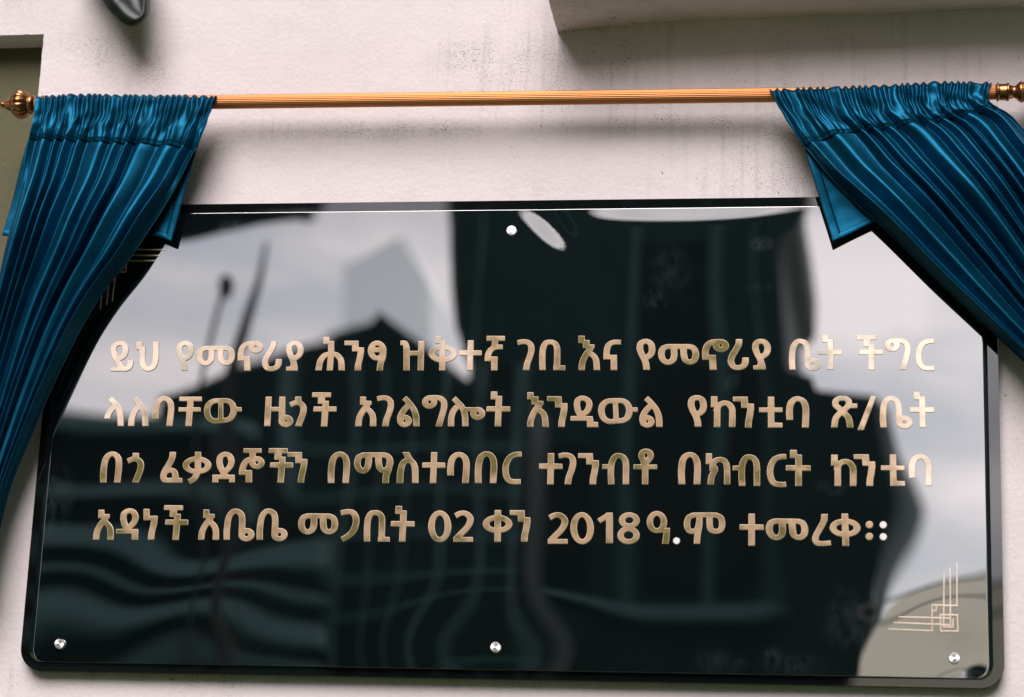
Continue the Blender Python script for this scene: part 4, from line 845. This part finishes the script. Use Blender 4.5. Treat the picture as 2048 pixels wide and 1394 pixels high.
def make_curtain(name, pre, flip, n_fold, n_gather, seed, label):
    rnd = random.Random(seed)
    top, mid, seam = PT[pre + '_top'], PT[pre + '_mid'], PT[pre + '_seam']
    if flip: top, mid, seam = top[::-1], mid[::-1], seam[::-1]
    T, M, Q = sampler(top), sampler(mid), sampler(seam)
    OUT, IN = sampler(PT[pre + '_out']), sampler(PT[pre + '_in'])
    amp = [0.62 + 0.62 * rnd.random() for _ in range(80)]
    off = [rnd.uniform(-1, 1) for _ in range(80)]
    YC = -0.0705
    def wobble(u, k): return 0.35 * math.sin(u * 9.1 + k) / 9 * 3 + 0.25 * math.sin(u * 23.7 + 2 * k) / 23 * 6
    def ph_fold(u): return n_fold * (1.25 * u - 0.25 * u * u + 0.022 * math.sin(u * 17 + seed) + 0.006 * math.sin(u * 41 + 2 * seed)) + 0.1
    def ph_gather(u): return n_gather * (u + 0.012 * math.sin(u * 29 + seed) + 0.004 * math.sin(u * 67 + seed * 3))
    def big(u, v):
        ph = ph_fold(u) + 0.22 * noise.noise((u * 5, v * 1.6, seed)) * sstep(0, 0.5, v)
        i = int(math.floor(ph + 0.5))
        f = ph + 0.5 - i
        a = amp[i % 80] * (1 - sstep(0.75, 1, f)) + 0.5 * (amp[i % 80] + amp[(i + 1) % 80]) * sstep(0.75, 1, f)
        a = amp[i % 80] if f < 0.75 else a
        b0 = 0.5 * (amp[i % 80] + amp[(i - 1) % 80])
        if f < 0.25: a = b0 + (amp[i % 80] - b0) * sstep(0, 0.25, f)
        return fold(ph) * a, ph
    def gather(u, v):
        ph = ph_gather(u) + 0.35 * noise.noise((u * 14, v * 2.2, seed + 5))
        i = int(math.floor(ph + 0.5))
        return fold(ph, 0.12) * (0.6 + 0.4 * amp[(i * 7) % 80])
    root = thing(name, (Q(0.5).x, YC, T(0.5).y), label, 'curtain', 'curtains hung from the rod')
    # --- gathered heading, over the rod
    def head(u, v):
        t, m, q = T(u), M(u), Q(u)
        p = t * (2 * (v - 0.5) * (v - 1)) + m * (4 * v * (1 - v)) + q * (2 * v * (v - 0.5))
        b, ph = big(u, 0)
        s = sstep(0.12, 0.95, v)
        d = 0.0056 * gather(u, v) * (1 - 0.75 * s) + 0.0122 * b * s
        # crushed creases of the pocket
        d += 0.0034 * noise.noise((u * 13 + v * 2, v * 3.0, seed + 11)) * math.sin(math.pi * min(v, 1)) 
        # puckers where the seam gathers the cloth
        d -= 0.0020 * math.exp(-((1 - v) / 0.035) ** 2)
        d += 0.0004 * sstep(0.97, 1.0, v)
        d -= 0.0012 * math.exp(-((u - 0.952) / 0.004) ** 2) + 0.0010 * math.exp(-((v - 0.955) / 0.010) ** 2) * (0.6 + 0.4 * math.sin(u * 1400))
        r_ = min(v / 0.13, 1)
        y = YC - d + 0.0150 * (1 - math.sqrt(max(1 - (1 - r_) ** 2, 0)))
        z = p.y + 0.0028 * (gather(u, 0) - 0.5) * (1 - sstep(0, 0.15, v)) + 0.0014 * noise.noise((u * 40, 0, seed)) * math.sin(math.pi * v) - 0.0035 * sstep(0.97, 1, v)
        return (p.x + 0.003 * noise.noise((u * 18, v * 4, seed + 2)) * math.sin(math.pi * v), y, z)
    bm = bmesh.new()
    g = grid(bm, 520, 60, head)
    o = obj('gathered_heading', bm, [SATIN, BACK_SHADE], root, True)
    # --- the long cloth drawn aside
    def drape(u, v):
        a, b_ = OUT(v), IN(v)
        q = Q(u)
        p = a.lerp(b_, u)
        s0 = 1 - sstep(0.0, 0.10, v)
        p = p.lerp(Vector((p.x + (q.x - OUT(0).lerp(IN(0), u).x), p.y + (q.y - OUT(0).lerp(IN(0), u).y))), s0)
        f, ph = big(u, v)
        w = (b_ - a).length
        A_ = min(0.0125 + 0.0125 * sstep(0, 0.25, v), 0.95 * w / n_fold)
        d = A_ * f
        d += 0.0016 * sstep(0.12, 0.5, v) * noise.noise((u * 24, v * 1.0 + u * 3, seed + 3))
        d += 0.004 * noise.noise((u * 7, v * 3, seed + 8)) * sstep(0.05, 0.3, v)
        d -= 0.0022 * math.exp(-(v / 0.010) ** 2)
        y = YC - 0.012 * sstep(0, 0.25, v) - d
        y += (0.022 * sstep(0.955, 1.0, u) + 0.018 * (1 - sstep(0, 0.03, u))) * sstep(0.0, 0.18, v)
        return (p.x + 0.0025 * noise.noise((u * 12, v * 5, seed)) * sstep(0, 0.12, v), y, p.y)
    bm = bmesh.new()
    grid(bm, 520, 150, drape)
    o = obj('drape', bm, [SATIN, BACK_SHADE], root, True)
    # --- short layer behind, with its hem
    fl = PT[pre + '_flap']
    if pre == 'l':
        ft, fb = sampler(fl[0:2]), sampler([fl[5], fl[4], fl[3], fl[2]])
    else:
        ft, fb = sampler([fl[1], fl[0]]), sampler([fl[2], fl[3], fl[4], fl[5]])
    def flap(u, v, out=0.0):
        p = ft(u).lerp(fb(u), v)
        d = 0.0045 * noise.noise((u * 7.0, v * 1.6, seed + 20)) + 0.0004 * noise.noise((u * 30, v * 9, seed + 21))
        d += 0.003 * math.sin(u * 33 + seed) * sstep(0, 0.4, v) * (1 - sstep(0.80, 0.9, u))
        return (p.x, -0.061 + 0.010 * sstep(0.1, 0.9, v) - d - out, p.y)
    bm = bmesh.new()
    grid(bm, 160, 60, flap)
    fo = obj('short_layer', bm, [SATIN, BACK_SHADE], root, True)
    for k, fn in enumerate((lambda u, v: flap(u, 0.945 + 0.06 * v, 0.0014 * math.sin(math.pi * min(max(v, 0.0), 1)) ** 0.3),
                            lambda u, v: flap(0.955 + 0.047 * u, v * 1.0, 0.0016 * math.sin(math.pi * u) ** 0.3))):
        bm = bmesh.new()
        grid(bm, 160 if k == 0 else 10, 10 if k == 0 else 80, fn)
        h = obj('hem', bm, [SATIN, BACK_SHADE], fo, True)
        h.matrix_parent_inverse = Matrix.Identity(4)
    for o in COL.objects:
        if o.type == 'MESH' and o.name.split('.')[0] in ('drape', 'short_layer', 'hem', 'gathered_heading') and 'sol' not in o.modifiers:
            md = o.modifiers.new('sol', 'SOLIDIFY'); md.thickness = 0.0011; md.offset = -1; md.material_offset = 1; md.material_offset_rim = 1
    return root

make_curtain('satin_curtain', 'l', False, 10.5, 25, 3, 'bright teal satin curtain drawn aside over the left end of the plaque')
make_curtain('satin_curtain', 'r', True, 11.5, 27, 8, 'darker shaded teal satin curtain drawn aside over the right end of the plaque')

# ---------------------------------------------------------------- what stands opposite and shows in the gloss
def building(name, key, y, depth, m, label, cat='building'):
    bm = bmesh.new()
    lo = [(x, max(z, 0)) for x, z in PT[key]]
    zmin = min(z for x, z in lo)
    lo = [(x, -0.5 if abs(z - zmin) < 2.5 else z) for x, z in lo]
    prism(bm, lo, y, y - depth)
    return tag(obj(name, bm, m), label, cat)
t = building('office_tower', 'tower', -120, 24, DARKGLASS, 'dark office tower opposite, mirrored in the middle of the plaque')
bays = PT['tower_bays']
for (x0, z1), (x1, z0) in zip(bays[0::2], bays[1::2]):
    bm = bmesh.new(); box(bm, x0, x1, -119.97, -119.7, z0, z1); obj('glazing_bay', bm, DARKER, t)
tb = PT['tower_band']
bm = bmesh.new(); box(bm, tb[0][0], tb[1][0], -119.96, -118.5, tb[1][1], tb[0][1]); obj('podium_band', bm, MULLION, t)
bm = bmesh.new()
for x, w in PT['tower_fins']: box(bm, x - w / 2, x + w / 2, -119.98, -119.5, 20, 44)
obj('facade_fins', bm, FIN_M, t)
h = building('glazed_hall', 'hall', -80, 5, DARKGLASS, 'low dark hall with a peaked roof opposite, mirrored left of the tower')
hz = PT['hall_z']
bm = bmesh.new()
for x, w in PT['hall_v']: box(bm, x - w / 2, x + w / 2, -79.97, -79.6, hz[-1] - 8, hz[0] + 3.5)
for z in hz: box(bm, PT['hall_v'][0][0], PT['hall_v'][-1][0] + 0.3, -79.98, -79.7, z - 0.08, z + 0.08)
obj('window_grid', bm, MULLION, h)
l_ = building('flat_roof_block', 'low', -60, 14, DARKER, 'flat roofed block with balconies opposite, mirrored at the lower left')
lb = [z for x, z in PT['low_bands']]
lx = PT['low'][0][0]
for i, (z1, z0) in enumerate(zip(lb[0::2], lb[1::2])):
    bm = bmesh.new(); box(bm, lx, PT['low'][1][0] + 1.5 + 2.2 * (i > 1), -59.97, -59.0, z0, z1); obj('balcony_slab', bm, MULLION, l_)
building('pale_tower', 'pale', -170, 15, PALEWALL, 'pale distant tower with a stepped top, mirrored faintly beside the hall roof')
building('stepped_block', 'step', -90, 18, DARKGLASS, 'dark stepped block opposite, mirrored right of the tower')
building('grey_side_wing', 'step_side', -90.6, 10, GREYWALL, 'grey side wing of rounded outline, mirrored beside the stepped block')
building('pale_pavilion', 'pale_low', -45, 8, OLIVE, 'low grey pavilion opposite, mirrored in the lower right corner')
bm = bmesh.new()
pts = smooth_poly([(x, z) for x, z in PT['lamp']], 5)
tube(bm, [(PT['lamp'][0][0], -40, 0)] + [(p.x, -40, p.y) for p in pts], 0.06, 10)
lp = PT['lamp'][-1]
bmesh.ops.create_uvsphere(bm, u_segments=16, v_segments=8, radius=0.22, matrix=Matrix.Translation((lp[0], -40, lp[1])) @ Matrix.Diagonal((0.8, 0.8, 1.3, 1)))
tag(obj('street_lamp', bm, CABLE), 'leaning street lamp with a dark round head, mirrored at the upper left', 'street lamp')
bm = bmesh.new()
pts = smooth_poly([(x, z) for x, z in PT['pole']], 5)
tube(bm, [(PT['pole'][0][0], -40, 0)] + [(p.x, -40, p.y) for p in pts], [0.16] + [0.16 - 0.008 * i for i in range(len(pts))], 10)
tag(obj('flag_pole', bm, CABLE), 'dark tapering flag pole, mirrored right of the street lamp', 'flag pole')
for key, lab in (('cable1', 'upper of two black cables strung across, mirrored in the lower right corner'),
                 ('cable2', 'lower, sagging one of two black cables mirrored in the lower right corner')):
    bm = bmesh.new()
    tube(bm, [(p.x, -30, p.y) for p in smooth_poly(PT[key], 8)], 0.035, 8)
    tag(obj('overhead_cable', bm, CABLE), lab, 'cable', 'overhead cables')

# unseen blocks added either side of the mirrored stretch to cut low sky light
for nm, x0, x1, y0, y1, hgt, lab in (
        ('sky_blocker_left', -75, -36, -70, -14, 34, 'unseen tall dark block added on the left to cut low sky light'),
        ('sky_blocker_right', 14, 70, -70, -12, 34, 'unseen tall dark block added on the right to cut low sky light')):
    bm = bmesh.new(); box(bm, x0, x1, y0, y1, -0.5, hgt)
    tag(obj(nm, bm, DARKGLASS), lab, 'building')
cn = PT['canopy']
bm = bmesh.new(); prism(bm, cn, -68, -72)
obj('roof_canopy', bm, CANOPY, bpy.data.objects['sky_blocker_left'])
